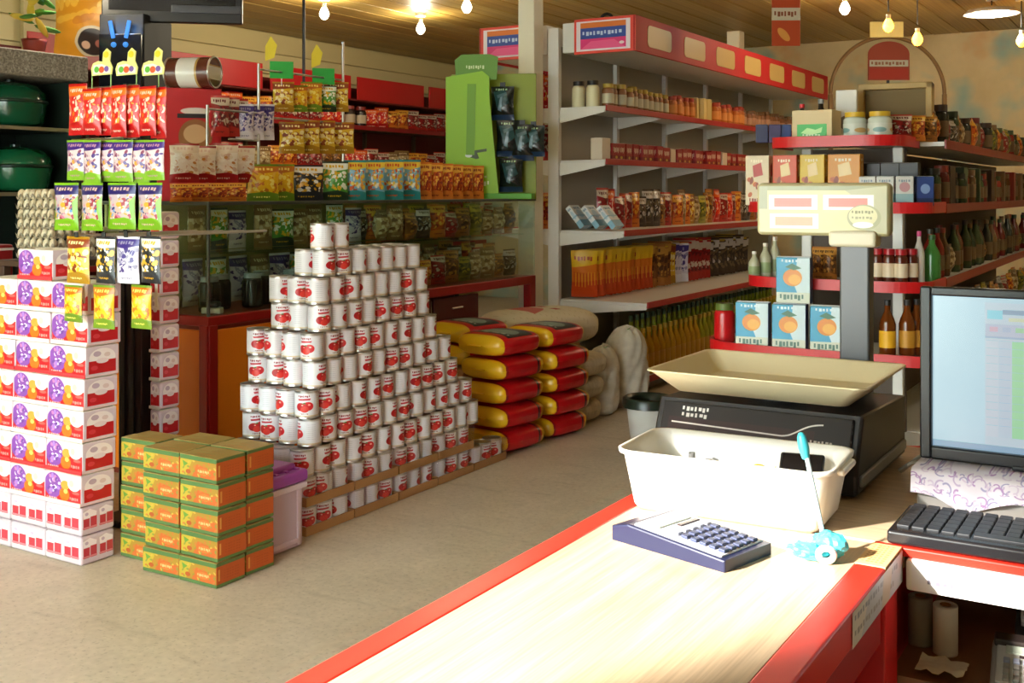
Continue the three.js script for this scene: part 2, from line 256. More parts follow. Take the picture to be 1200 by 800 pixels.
// ---------- tub on the counter ----------
{
  const o = thing('plastic_tub', 'white plastic tub on the counter in front of the scale', 'tub', 1.845, -0.668, HC + 0.001, 0.05);
  const W = 0.325, Dp = 0.165, Hh = 0.105, th = 0.004;
  const ring = (w, d, r) => { const p = []; for (let q = 0; q < 4; q++) for (let i = 0; i <= 5; i++) { const t = (q + i / 5) * Math.PI / 2, sx = q === 0 || q === 3 ? 1 : -1, sz = q < 2 ? 1 : -1; p.push([sx * (w / 2 - r) + Math.cos(t) * r, sz * (d / 2 - r) + Math.sin(t) * r]); } return p; };
  const levels = [[0.0, 0.02, 0.0], [1, 1, 0], [1.0, 1.0, 0]];
  const rings = []; const add = (f, y, r) => rings.push(ring(W + f, Dp + f, r).map(([x, z]) => [x, y, z]));
  rings.push(ring(0.01, 0.01, 0.004).map(([x, z]) => [x, 0, z])); add(-0.012, 0, 0.02); add(0, 0.008, 0.025); add(0.03, Hh * 0.9, 0.03); add(0.045, Hh * 0.93, 0.034); add(0.047, Hh, 0.034); add(0.035, Hh, 0.032); add(0.022, Hh * 0.9, 0.03); add(-0.008, 0.014, 0.022); add(-0.02, 0.008, 0.018); rings.push(ring(0.01, 0.01, 0.004).map(([x, z]) => [x, 0.008, z]));
  const pos = [], idx = [], K = rings[0].length; rings.forEach((r) => r.forEach((p) => pos.push(...p)));
  for (let j = 0; j < rings.length - 1; j++) for (let i = 0; i < K; i++) { const n = (i + 1) % K, p = j * K; idx.push(p + i, p + K + i, p + n, p + n, p + K + i, p + K + n); }
  const g = new THREE.BufferGeometry(); g.setAttribute('position', new THREE.Float32BufferAttribute(pos, 3)); g.setIndex(idx); g.computeVertexNormals();
  put(o, 'shell', g, mat('#f6f3ea', 0.35));
  for (const s of [-1, 1]) put(o, 'grip', rbox(0.014, 0.012, 0.09, 0.005), mat('#f6f3ea', 0.35), s * (W / 2 + 0.026), Hh * 0.9, 0);
  { const f = thing('folded_paper', 'folded white paper lining the bottom of the white tub', 'paper', 1.85, -0.668, HC + 0.0095, 0.05); for (let i = 0; i < 4; i++) put(f, 'sheet', rbox(0.285 - i * 0.004, 0.0092, 0.125, 0.003), M.plasticWhite, 0, 0.005 + i * 0.0098, 0); }
  const c = thing('clip', 'small grey metal clip lying in the white tub', 'clip', 1.89, -0.745, HC + 0.05, 0.4); put(c, 'wire', tube([[-0.02, 0.03, 0], [-0.018, 0.01, 0], [0, 0.006, 0.004], [0.02, 0.01, 0], [0.022, 0.02, 0]], 0.006, 20, 8), M.grey); put(c, 'jaw', rbox(0.02, 0.012, 0.02, 0.004), M.darkGrey, 0.012, 0.012, 0);
  const s = thing('sweet', 'yellow green wrapped sweet in the white tub', 'sweet', 1.885, -0.64, HC + 0.05, 0.3); put(s, 'sweet_body', new THREE.SphereGeometry(0.012, 12, 8).scale(1.4, 1, 1), mat('#d9cf2a', 0.4), 0, 0.012, 0); for (const k of [-1, 1]) put(s, 'twist', new THREE.ConeGeometry(0.01, 0.016, 8), mat('#8fae2c', 0.4), k * 0.022, 0.012, 0, 0, 0, k * Math.PI / 2);
  const n = thing('phone', 'dark flat phone leaning in the white tub', 'phone', 1.885, -0.565, HC + 0.046, 0.2); put(n, 'phone_case', rbox(0.075, 0.01, 0.09, 0.004), M.black, 0, 0.02, 0, 0.6); put(n, 'screen', plane(0.065, 0.08), M.blackGloss, 0, 0.0247, 0.0033, 0.6 - Math.PI / 2);
}
// ---------- desk calculator ----------
function calculator(o, L, W, h0, h1, shell, face, keyMat, cols, rows) {   // lies along x: display end at -x (height h1), key end at +x (height h0)
  const s = new THREE.Shape([[-L / 2, 0], [L / 2, 0], [L / 2, h0], [-L / 2 + 0.03, h1], [-L / 2, h1 - 0.008]].map((p) => new THREE.Vector2(...p)));
  put(o, 'shell', new THREE.ExtrudeGeometry(s, { depth: W - 0.006, bevelEnabled: true, bevelSize: 0.003, bevelThickness: 0.003, bevelSegments: 2 }), shell, 0, 0, -W / 2 + 0.003);
  const tilt = Math.atan2(h1 - h0, L - 0.03), top = new THREE.Group(); top.name = 'top_face'; top.position.set(0.015, (h0 + h1) / 2 + 0.0035, 0); top.rotation.z = -tilt; o.add(top);
  const LL = L - 0.045;
  put(top, 'fascia', rbox(LL, 0.004, W - 0.014, 0.002), face);
  put(top, 'display', rbox(LL * 0.2, 0.003, W - 0.04, 0.001), mat('#b7c0b0', 0.15), -LL * 0.36, 0.003, 0);
  put(top, 'solar_cell', rbox(LL * 0.05, 0.003, W * 0.4, 0.001), mat('#3a2c2c', 0.2), -LL * 0.2, 0.003, -W * 0.16);
  const kl = LL * 0.62 / cols, kw = (W - 0.03) / rows;
  for (let i = 0; i < cols; i++) for (let j = 0; j < rows; j++) put(top, 'key', rbox(kl * 0.72, 0.006, kw * 0.7, 0.0018), i === 0 ? mat('#8f93a3', 0.5) : keyMat, -LL * 0.12 + (i + 0.5) * kl, 0.004, -W / 2 + 0.015 + (j + 0.5) * kw);
}
{
  const o = thing('calculator', 'silver and navy desk calculator before the white tub', 'calculator', 1.615, -0.658, HC + 0.001, -0.26);
  calculator(o, 0.21, 0.122, 0.014, 0.027, mat('#171b3a', 0.35), mat('#cfd0d6', 0.4), mat('#343b58', 0.45), 6, 5);
}
// ---------- cyan tipped wand in a crumpled base ----------
{
  const o = thing('tape_stick', 'clear stick with cyan tip and crumpled cyan plastic base beside the tub', 'stick', 1.672, -0.462, HC + 0.001);
  const dir = new THREE.Vector3(-0.036, 0.137, -0.018), len = dir.length(), q = new THREE.Quaternion().setFromUnitVectors(new THREE.Vector3(0, 1, 0), dir.clone().normalize());
  const st = put(o, 'rod', cyl(0.0038, len, 10), mat('#b9d6dc', 0.2), dir.x / 2, dir.y / 2 + 0.008, dir.z / 2); st.quaternion.copy(q);
  const tip = put(o, 'tip', lathe('tip', [[0.001, 0], [0.006, 0.004], [0.0085, 0.02], [0.007, 0.036], [0.004, 0.042], [0.001, 0.043]], 14), mat('#3fb7c6', 0.35), dir.x, dir.y + 0.0, dir.z); tip.quaternion.copy(q);
  const crumple = (rx, ry, rz, k) => { const g = new THREE.IcosahedronGeometry(1, 4), p = g.attributes.position; for (let i = 0; i < p.count; i++) { const x = p.getX(i), y = p.getY(i), z = p.getZ(i), n = 1 + 0.5 * fbm(x * 2 + k, y * 2 + z * 2, 3, k); p.setXYZ(i, x * rx * n, y * ry * n, z * rz * n); } g.computeVertexNormals(); return g; };
  const cy = mat('#45c3d2', 0.3);
  put(o, 'crumpled_base', crumple(0.026, 0.02, 0.02, 1.3), cy, 0.004, 0.02, 0); put(o, 'crumpled_base', crumple(0.03, 0.012, 0.016, 4.1), cy, -0.022, 0.012, 0.02);
  put(o, 'clear_roll', new THREE.TorusGeometry(0.011, 0.005, 10, 24), mat('#dfeaea', 0.15), 0.008, 0.014, 0.032, 0.3, 0.3, 0);
}
// ---------- electronic scale ----------
{
  const o = thing('weighing_scale', 'black electronic scale with steel tray and raised display on the counter', 'scale', 2.18, -0.7, HC + 0.001);
  const w = 0.4;
  const prof = new THREE.Shape([[-0.17, 0.012], [0.215, 0.012], [0.215, 0.12], [-0.125, 0.135], [-0.17, 0.04]].map((p) => new THREE.Vector2(...p)));
  const bg = new THREE.ExtrudeGeometry(prof, { depth: w - 0.012, bevelEnabled: true, bevelSize: 0.006, bevelThickness: 0.006, bevelSegments: 2 }); bg.translate(0, 0, -(w - 0.012) / 2); bg.rotateY(Math.PI / 2);
  const body = put(o, 'housing', bg, mat('#1d1b1d', 0.4));
  for (const x of [-0.16, 0.16]) for (const z of [-0.17, 0.13]) put(o, 'foot', cyl(0.018, 0.014, 16), M.black, x, 0.007, z);
  // sloped front panel with print
  const tilt = -Math.atan2(0.07, 0.08);
  const fp = put(o, 'front_panel', rbox(w - 0.03, 0.096, 0.006, 0.003), printed('scalefront', 512, 128, (g) => {
    rect(g, 0, 0, 512, 128, '#1a1718'); rect(g, 20, 40, 400, 44, '#2c191a'); g.strokeStyle = '#d9d4d0'; g.lineWidth = 4; g.beginPath(); g.moveTo(30, 54); g.lineTo(330, 60); g.bezierCurveTo(375, 60, 380, 26, 440, 22); g.stroke();
    marks(g, 56, 10, 80, 12, '#d9d6d2', 7); marks(g, 56, 27, 76, 11, '#c9c5c0', 6); marks(g, 410, 62, 60, 10, '#bdb6b0', 6);
  }, 0.3), 0, 0.0925, 0.158, -0.443);
  put(o, 'side_trim', rbox(0.008, 0.02, 0.36, 0.003), M.grey, w / 2 + 0.003, 0.03, -0.02);
  put(o, 'spindle', cyl(0.05, 0.03, 20), M.darkGrey, 0, 0.14, 0.0);
  // tray
  const rings = [[0.01, 0.01, 0.006], [0.33, 0.25, 0.006], [0.34, 0.26, 0.008], [0.415, 0.325, 0.044], [0.43, 0.34, 0.046], [0.432, 0.342, 0.043], [0.418, 0.328, 0.040], [0.336, 0.256, 0.002], [0.01, 0.01, 0.0]];
  const pos = [], idx = [], K = 24; rings.forEach(([rw, rd, y]) => { const r = Math.min(0.02, rw * 0.3); for (let q = 0; q < 4; q++) for (let i = 0; i < 6; i++) { const t = (q + i / 5) * Math.PI / 2, sx = q === 0 || q === 3 ? 1 : -1, sz = q < 2 ? 1 : -1; pos.push(sx * (rw / 2 - r) + Math.cos(t) * r, y, sz * (rd / 2 - r) + Math.sin(t) * r); } });
  for (let j = 0; j < rings.length - 1; j++) for (let i = 0; i < K; i++) { const n = (i + 1) % K, p = j * K; idx.push(p + i, p + n, p + K + i, p + n, p + K + n, p + K + i); }
  const tg = new THREE.BufferGeometry(); tg.setAttribute('position', new THREE.Float32BufferAttribute(pos, 3)); tg.setIndex(idx); tg.computeVertexNormals();
  put(o, 'tray', tg, mat('#f0e4bc', 0.36, 0.12), 0, 0.153, 0);
  // display column
  const cx = 0.1, cz = -0.222;
  put(o, 'column', rbox(0.064, 0.36, 0.04, 0.006), mat('#5a5b5d', 0.4, 0.4), cx, 0.26, cz);
  put(o, 'collar', rbox(0.1, 0.035, 0.055, 0.008), mat('#d8d2b8', 0.4), cx - 0.004, 0.45, cz);
  const head = put(o, 'display_head', rbox(0.282, 0.114, 0.05, 0.012, 3), mat('#b9b188', 0.4), cx - 0.07, 0.512, cz, 0, 0.08, 0);
  put(head, 'display_face', plane(0.268, 0.1), printed('scaleface', 512, 192, (g) => {
    rect(g, 0, 0, 512, 192, '#d6ce9e'); rect(g, 0, 0, 512, 18, '#9b9c7c'); rect(g, 0, 0, 34, 96, '#a3a488'); poly(g, [[350, 18], [512, 0], [512, 192], [430, 180], [470, 110]], '#b9b695');
    for (const [x, y] of [[40, 36], [262, 36], [44, 114]]) { rect(g, x, y, 200, 62, '#fbf8ee'); rect(g, x + 22, y + 14, 154, 36, y > 100 ? '#dba98c' : '#d08178'); }
    ell(g, 424, 128, 66, 52, '#a8a684'); ell(g, 420, 122, 56, 42, '#d9d3a6'); ell(g, 420, 158, 40, 13, '#fffdf2'); marks(g, 376, 100, 90, 12, '#8d8b68', 7); marks(g, 376, 124, 84, 10, '#a09d7c', 6);
  }, 0.25), 0, 0, 0.0255);
}
// cables beside the scale
for (const [k, pts, lab] of [[0, [[0, 0.004, 0], [0.03, 0.03, 0.02], [0.05, 0.004, -0.02], [0.1, 0.02, 0.0], [0.12, 0.004, -0.05], [0.16, 0.004, -0.1]], 'white looped cable on the desk between scale and monitor'], [1, [[0, 0.01, 0.02], [0.06, 0.05, 0.0], [0.09, 0.02, 0.03], [0.04, 0.008, 0.05], [0.1, 0.008, 0.07], [0.15, 0.02, 0.02]], 'grey coiled cable on the desk between scale and monitor']])
  { const o = put(scene, numbered('cable'), tube(pts, 0.0035, 40), mat(k ? '#a9a9a4' : '#e9e6de', 0.4)); o.position.set(-0.475, HC + 0.002, -2.24); o.userData = { label: lab, category: 'cable', group: 'cables by the scale' }; }

// ---------- monitor on a cloth-covered box ----------
{
  const o = thing('covered_box', 'grey box under a lacy white and lilac cloth carrying the monitor', 'box', 2.16, -0.09, HC);
  put(o, 'box_body', rbox(0.62, 0.068, 0.3, 0.006), mat('#a9a4a0', 0.5), 0, 0.034, 0);
  const lace = printed('lace', 512, 128, (g) => { rect(g, 0, 0, 512, 128, '#eee6f2'); for (let i = 0; i < 240; i++) { const x = (i * 97) % 512, y = (i * 61) % 128; g.strokeStyle = ['#c9b4d6', '#b68fc4', '#dccbe2', '#a8a0c8'][i % 4]; g.lineWidth = 3; g.beginPath(); g.arc(x, y, 4 + i % 5 * 2, i, i + 3.4); g.stroke(); } }, 0.85);
  const NX = 60, NY = 8, pos = [], uv = [], idx = []; const prof = [[-0.15, 0.0725], [0.1, 0.0725], [0.15, 0.072], [0.157, 0.066], [0.158, 0.055], [0.159, 0.04], [0.16, 0.03], [0.161, 0.018], [0.162, 0.01]];
  for (let j = 0; j <= NY; j++) for (let i = 0; i <= NX; i++) { const u = i / NX, [z, y] = prof[j], f = Math.max(0, (j - 3) / 5); pos.push((u - 0.5) * 0.636, y + f * 0.013 * (1 + Math.sin(u * 26 + 1)) * 0.9, z + f * 0.005 * Math.sin(u * 60)); uv.push(u * 1.6, j / NY * 0.8); }
  for (let j = 0; j < NY; j++) for (let i = 0; i < NX; i++) { const k = j * (NX + 1) + i; idx.push(k, k + NX + 1, k + 1, k + 1, k + NX + 1, k + NX + 2); }
  const g = new THREE.BufferGeometry(); g.setAttribute('position', new THREE.Float32BufferAttribute(pos, 3)); g.setAttribute('uv', new THREE.Float32BufferAttribute(uv, 2)); g.setIndex(idx); g.computeVertexNormals(); lace.side = THREE.DoubleSide;
  put(o, 'cloth', g, lace);
}
{
  const o = thing('monitor', 'black framed computer monitor showing a pale spreadsheet window', 'monitor', 2.07, -0.145, HC + 0.074, 0.0);
  const W = 0.52, Hh = 0.305, bz = 0.02, frame = mat('#15171c', 0.3), y0 = 0.004;
  put(o, 'casing', rbox(W - 0.01, Hh - 0.01, 0.03, 0.008), frame, 0, y0 + Hh / 2, -0.022);
  put(o, 'bezel', rbox(bz, Hh, 0.016, 0.004), frame, -W / 2 + bz / 2, y0 + Hh / 2, 0); put(o, 'bezel', rbox(bz, Hh, 0.016, 0.004), frame, W / 2 - bz / 2, y0 + Hh / 2, 0);
  put(o, 'bezel', rbox(W - 2 * bz + 0.004, bz * 0.8, 0.016, 0.004), frame, 0, y0 + Hh - bz * 0.4, 0); put(o, 'bezel', rbox(W - 2 * bz + 0.004, bz * 1.15, 0.016, 0.004), frame, 0, y0 + bz * 0.57, 0);
  const sm = memo('screen', () => { const t = canvasTex(512, 320, (g) => {
    rect(g, 0, 0, 512, 320, '#a3bfca'); rect(g, 92, 10, 420, 300, '#a9b9c2'); rect(g, 96, 26, 26, 18, '#7fb9c6'); rect(g, 122, 24, 260, 10, '#7f93a4'); rect(g, 132, 40, 70, 8, '#b4bba0'); rect(g, 92, 54, 420, 26, '#a2a9b8'); rect(g, 92, 80, 420, 4, '#8fa0ae');
    for (let i = 0; i < 18; i++) { rect(g, 100 + i * 22, 60, 14, 10, ['#b59aa6', '#9aa5b5', '#93b795'][i % 3]); rect(g, 94 + i * 22, 88, 20, 200, ['#adb8c1', '#a6b3bf', '#8fc095', '#bcc088', '#a9b4bf', '#b0b8c6'][i % 6]); for (let k = 0; k < 12; k++) rect(g, 94 + i * 22, 88 + k * 16, 20, 1, '#93a3b0'); } rect(g, 0, 306, 512, 14, '#7f9bb0'); });
    return new THREE.MeshPhysicalMaterial({ color: '#07080a', emissive: '#ffffff', emissiveMap: t, emissiveIntensity: 2.3, roughness: 0.2, clearcoat: 0.3, clearcoatRoughness: 0.2 }); });
  put(o, 'screen', plane(W - 2 * bz, Hh - bz * 1.9), sm, 0, y0 + Hh / 2 + 0.003, 0.0005 - 0.005);
  const L = new THREE.RectAreaLight('#cfe4ee', 0.35, W - 2 * bz, Hh - 2 * bz); L.position.set(0, y0 + Hh / 2, 0.012); L.lookAt(0, y0 + Hh / 2, 1); o.add(L);
  put(o, 'stand_neck', rbox(0.08, 0.03, 0.02, 0.004), frame, 0, 0.018, -0.045); put(o, 'stand_foot', rbox(0.22, 0.01, 0.14, 0.004), frame, 0, 0.005, -0.06);
  put(o, 'maker_badge', plane(0.02, 0.005), mat('#b9bcc2', 0.4), 0, y0 + bz * 0.57, 0.0085);
}
{
  const o = thing('mouse', 'dark purple rounded mouse before the monitor cloth', 'mouse', 1.935, -0.075, HC + 0.001, 0.4);
  const g = new THREE.SphereGeometry(1, 20, 12, 0, Math.PI * 2, 0, Math.PI / 2).scale(0.042, 0.034, 0.055); put(o, 'shell', g, mat('#33284e', 0.35)); put(o, 'wheel', new THREE.TorusGeometry(0.008, 0.003, 8, 16), M.black, 0, 0.03, 0.026, 0, Math.PI / 2);
}
{
  const o = thing('keyboard', 'black keyboard lying on the desk before the monitor', 'keyboard', 1.865, -0.17, HC + 0.001, 0.0);
  put(o, 'case', rbox(0.46, 0.022, 0.165, 0.006, 2), M.blackGloss, 0, 0.012, 0); put(o, 'lock_badge', rbox(0.016, 0.003, 0.006, 0.001), M.white, 0.0, 0.023, 0.074);
  const km = mat('#26272b', 0.4); for (let r = 0; r < 6; r++) for (let i = 0; i < 20; i++) if (!(r === 5 && i > 4 && i < 10)) put(o, 'key', rbox(0.0195, 0.006, 0.0195, 0.002), km, -0.21 + i * 0.0222, 0.0245, -0.068 + r * 0.0232, 0.06);
  put(o, 'space_bar', rbox(0.105, 0.006, 0.0195, 0.002), km, -0.21 + 7 * 0.0222, 0.0245, -0.068 + 5 * 0.0232, 0.06);
}
{ const o = thing('card', 'small white card on the desk edge before the keyboard', 'card', 1.79, -0.145, HC + 0.003, 0.03); put(o, 'card_sheet', rbox(0.05, 0.002, 0.022, 0.001), M.plasticWhite, 0, 0, 0.014); }
// under-desk compartment
for (const [b, a, c, lab] of [[-0.378, 1.93, '#a7a8a6', 'grey paper roll on the shelf under the desk'], [-0.335, 1.91, '#f4f3ef', 'white paper roll on the shelf under the desk']]) {
  const o = thing('paper_roll', lab, 'paper roll', a, b, 0.7, 0, 'paper rolls under the desk'); put(o, 'roll', lathe('roll', [[0.008, 0], [0.019, 0], [0.0195, 0.002], [0.0195, 0.077], [0.019, 0.079], [0.008, 0.079], [0.008, 0]], 24), mat(c, 0.8)); put(o, 'core_tube', cyl(0.0085, 0.0796, 16), M.cardboard, 0, 0.0398, 0);
}
{ const o = thing('calculator', 'dark display calculator with grey body on the shelf under the desk', 'calculator', 1.855, -0.215, 0.702, -Math.PI / 2 + 0.1); calculator(o, 0.15, 0.085, 0.014, 0.035, mat('#8e8a84', 0.4), mat('#b9b5ad', 0.4), mat('#8b867e', 0.5), 4, 4); put(o, 'display_hood', rbox(0.035, 0.012, 0.08, 0.003), mat('#2a2220', 0.3), -0.05, 0.041, 0); }
{ const o = thing('paper_sheet', 'pale blue paper bundle on the back of the shelf under the desk', 'paper', 2.12, -0.1, 0.775, 0.05); for (let i = 0; i < 4; i++) put(o, 'sheet', box(0.28, 0.004, 0.2), mat(i % 2 ? '#bfc9d8' : '#d5dce6', 0.7), 0, i * 0.005, i * 0.003, 0.5); put(o, 'tray', rbox(0.3, 0.012, 0.22, 0.004), M.darkGrey, 0, -0.014, 0, 0.5); put(o, 'tray_leg', box(0.02, 0.06, 0.16), M.darkGrey, 0, -0.04, 0); }
{ const o = thing('paper_bill', 'crumpled white bill on the shelf beside the rolls', 'paper', 1.825, -0.325, 0.702); const g = new THREE.PlaneGeometry(0.07, 0.06, 8, 8), p = g.attributes.position; for (let i = 0; i < p.count; i++) p.setZ(i, 0.01 + 0.012 * fbm(p.getX(i) * 60, p.getY(i) * 60, 2)); g.computeVertexNormals(); put(o, 'bill', g, mat('#e6e0d0', 0.8, 0, { side: THREE.DoubleSide }), 0, 0, 0, -Math.PI / 2); }
// ---------- tomato paste cans ----------
const CR = 0.0515, CHT = 0.119;
const canBody = lathe('can', [[0.001, 0.003], [CR - 0.004, 0.003], [CR - 0.003, 0], [CR + 0.0008, 0.0005], [CR + 0.001, 0.003], [CR, 0.006], [CR - 0.0006, 0.008], [CR - 0.0006, CHT - 0.008], [CR, CHT - 0.006], [CR + 0.001, CHT - 0.003], [CR + 0.0008, CHT - 0.0005], [CR - 0.003, CHT - 0.0003], [CR - 0.004, CHT - 0.004], [0.001, CHT - 0.004]], 24);
const canLabelGeo = memo('canlabel', () => new THREE.CylinderGeometry(CR, CR, CHT - 0.02, 24, 1, true));
const canTin = mat('#c9c9c6', 0.3, 0.9);
const canPrint = printed('canprint', 512, 192, (g) => {
  rect(g, 0, 0, 512, 192, '#e2e3e6'); rect(g, 0, 182, 512, 10, '#d9c9a4');
  for (const x of [110, 366]) {
    marks(g, x - 44, 16, 88, 16, '#8f2530', 7); poly(g, [[x - 46, 46], [x + 46, 40], [x + 40, 56], [x - 40, 60]], '#c23a46');
    ell(g, x - 24, 112, 36, 34, '#b3181e'); ell(g, x + 26, 106, 38, 36, '#cb2026'); ell(g, x + 2, 132, 30, 26, '#d83a30'); ell(g, x + 34, 94, 9, 7, '#f2b9a8'); ell(g, x - 14, 98, 7, 6, '#eaa79a'); poly(g, [[x - 20, 84], [x + 4, 74], [x + 14, 90], [x - 4, 86]], '#4d7a35'); marks(g, x - 30, 164, 60, 9, '#9c6a4f', 6);
  }
  for (const x of [200, 456]) for (let i = 0; i < 8; i++) marks(g, x, 26 + i * 17, 62, 4, '#b9bac0', 8);
}, 0.35);
const canProto = new THREE.Group(); canProto.name = 'tomato_can'; put(canProto, 'tin_body', canBody, canTin); put(canProto, 'paper_label', canLabelGeo, canPrint, 0, CHT / 2, 0);
const TIER_A0 = (t) => 3.53 + 0.03 * (t - 2), TIER_B1 = (t) => -3.175 - 0.012 * (t - 2), TIER_A1 = (t) => [0, 0, 4.98, 4.95, 4.87, 4.82, 4.72, 4.68, 4.62, 4.55, 3.93][t];
for (let t = 2; t <= 10; t++) {
  const a0 = TIER_A0(t), b1 = TIER_B1(t), step = CR * 2 + 0.004, n = t === 10 ? 2 : Math.floor((TIER_A1(t) - a0 - 0.05 * (t % 2)) / step), cols = t > 8 ? 2 : 4 - (t > 6 ? 1 : 0), off = t % 2 ? step * 0.5 : 0;
  const tier = ord(t - 1);
  for (let i = 0; i < n; i++) {
    const c = canProto.clone(); c.rotation.y = rr(0, 6.283);
    place(c, `white tomato can, ${ord(i + 1)} from the near corner, aisle side, ${tier} loose tier up`, 'can', a0 + off * 0.6 + (i + 0.5) * step + rr(-0.0008, 0.0008), b1 - CR - rr(0, 0.006), t * CHT + 0.0015, 0, 'pyramid of tomato cans');
  }
  for (let j = 1; j < (t === 10 ? 1 : cols); j++) {
    const c = canProto.clone(); c.rotation.y = rr(0, 6.283);
    place(c, `white tomato can, ${ord(j + 1)} from the near corner, end face, ${tier} loose tier up`, 'can', a0 + off * 0.6 + 0.5 * step + rr(-0.003, 0.003), b1 - CR - j * step - 0.004 - rr(0, 0.001), t * CHT + 0.0015, 0, 'pyramid of tomato cans');
  }
  if (t === 9 || t === 8) for (let i = 1; i < n; i++) { const c = canProto.clone(); c.rotation.y = rr(0, 6.283); place(c, `white tomato can, ${ord(i + 1)} of the inner row, ${tier} loose tier up`, 'can', a0 + off * 0.6 + (i + 0.5) * step, b1 - CR - step - 0.004, t * CHT + 0.0015, 0, 'pyramid of tomato cans'); }
}
// shrink-wrapped trays of cans under the pyramid
{
  const tw = 0.315, td = 0.42; let made = 0;
  for (let t = 0; t < 2; t++) for (let i = 0; i < (t ? 4 : 5); i++) {
    const n = 3, a = 3.53 + (i + 0.5) * (tw + 0.008), o = thing('can_tray', `shrink-wrapped cardboard tray of cans, ${ord(i + 1)} from the near end, ${t ? 'upper' : 'floor'} row`, 'can tray', a, -3.16 - td / 2, t * (CHT + 0.004) + 0.001, 0, 'shrink-wrapped can trays'); made++;
    put(o, 'tray_bottom', box(td, 0.004, tw), M.cardboard, 0, 0.002, 0);
    put(o, 'tray_side', box(0.004, 0.038, tw), M.cardboard, td / 2 - 0.002, 0.02, 0); put(o, 'tray_side', box(0.004, 0.038, tw), M.cardboard, -td / 2 + 0.002, 0.02, 0); put(o, 'tray_side', box(td, 0.038, 0.004), M.cardboard, 0, 0.02, tw / 2 - 0.002); put(o, 'tray_side', box(td, 0.038, 0.004), M.cardboard, 0, 0.02, -tw / 2 + 0.002);
    const cells = []; for (let k = 0; k < n; k++) cells.push([td / 2 - 0.008 - CR, (k - 1) * (CR * 2 + 0.0005)]); if (i === 0) for (let k = 1; k < 4; k++) cells.push([td / 2 - 0.008 - CR - k * (CR * 2 + 0.0005), CR * 2 + 0.0005]);
    for (const [x, z] of cells) { const c = new THREE.Group(); c.name = 'can'; put(c, 'tin_body', canBody, canTin); put(c, 'paper_label', canLabelGeo, canPrint, 0, CHT / 2, 0); c.position.set(x, 0.0045, z); c.scale.y = 0.965; c.rotation.y = rr(0, 6.28); o.add(c); }
    put(o, 'shrink_film', box(td + 0.004, CHT - 0.004, tw + 0.004), M.film, 0, CHT / 2 - 0.001, 0);
  }
}
// ---------- orange tea cartons ----------
{
  const W = 0.2, Hh = 0.092, Dp = 0.15;
  const front = printed('teafront', 256, 128, (g) => { rect(g, 0, 0, 256, 128, '#a07a22'); rect(g, 0, 0, 256, 22, '#4a6e38'); rect(g, 0, 108, 256, 20, '#4c6c3a'); poly(g, [[0, 22], [90, 22], [50, 108], [0, 108]], '#b39a2c'); poly(g, [[120, 40], [250, 60], [250, 108], [90, 108]], '#bc5a1e'); for (let i = 0; i < 26; i++) ell(g, (i * 71) % 250, 26 + (i * 37) % 78, 10, 5, ['#8c7a2a', '#b8682a', '#7d8434', '#c29a3a'][i % 4], i); ell(g, 168, 76, 46, 18, '#c86c2a'); marks(g, 130, 68, 82, 14, '#dcb880', 7); poly(g, [[20, 30], [60, 44], [30, 64]], '#5f8a30'); ell(g, 62, 86, 18, 12, '#a64a18'); }, 0.5);
  const side = printed('teaside', 128, 128, (g) => { rect(g, 0, 0, 128, 128, '#c05618'); rect(g, 0, 0, 128, 18, '#55703a'); rect(g, 0, 110, 128, 18, '#5a7a3c'); rect(g, 8, 34, 8, 60, '#e3a24a'); for (let i = 0; i < 4; i++) marks(g, 34, 44 + i * 14, 70, 5, '#b04a10', 6); }, 0.5);
  const top = printed('teatop', 128, 128, (g) => { rect(g, 0, 0, 128, 128, '#a58a48'); poly(g, [[0, 0], [70, 0], [20, 128], [0, 128]], '#b09858'); marks(g, 26, 56, 80, 14, '#c77c34', 7); rect(g, 0, 58, 128, 3, '#a58a44'); }, 0.5);
  const mats = [side, side, top, top, front, front];
  const g = rbox(W - 0.004, Hh, Dp - 0.004, 0.005);
  const cols = [[2.9 + Dp / 2, -3.02 - W / 2, 'front corner column'], [2.9 + Dp / 2, -3.02 - W * 1.5, 'front column next to the corner'], [2.9 + Dp * 1.5 + 0.01, -3.03 - W / 2, 'rear column beside the lilac bin'], [2.9 + Dp * 1.5 + 0.01, -3.03 - W * 1.5, 'rear column behind the front ones'], [2.97 + Dp / 2, -3.035 - W * 2.5, 'column beside the candy boxes']];
  cols.forEach(([a, b, where], ci) => { for (let t = 0; t < 5; t++) { if (ci === 3 && t < 4) continue; const o = new THREE.Group(); o.name = 'tea_carton'; const m = put(o, 'carton_body', g, mats, 0, Hh / 2, 0); put(o, 'lid_flap', box(W - 0.012, 0.0015, Dp / 2 - 0.004), top, 0, Hh + 0.0005, Dp / 4); place(o, `orange and green tea carton, ${ord(t + 1)} from the floor, ${where}`, 'carton', a + rr(-0.004, 0.004), b + rr(-0.004, 0.004), t * (Hh + 0.003) + 0.001, rr(-0.03, 0.03), 'stack of tea cartons'); } });
}
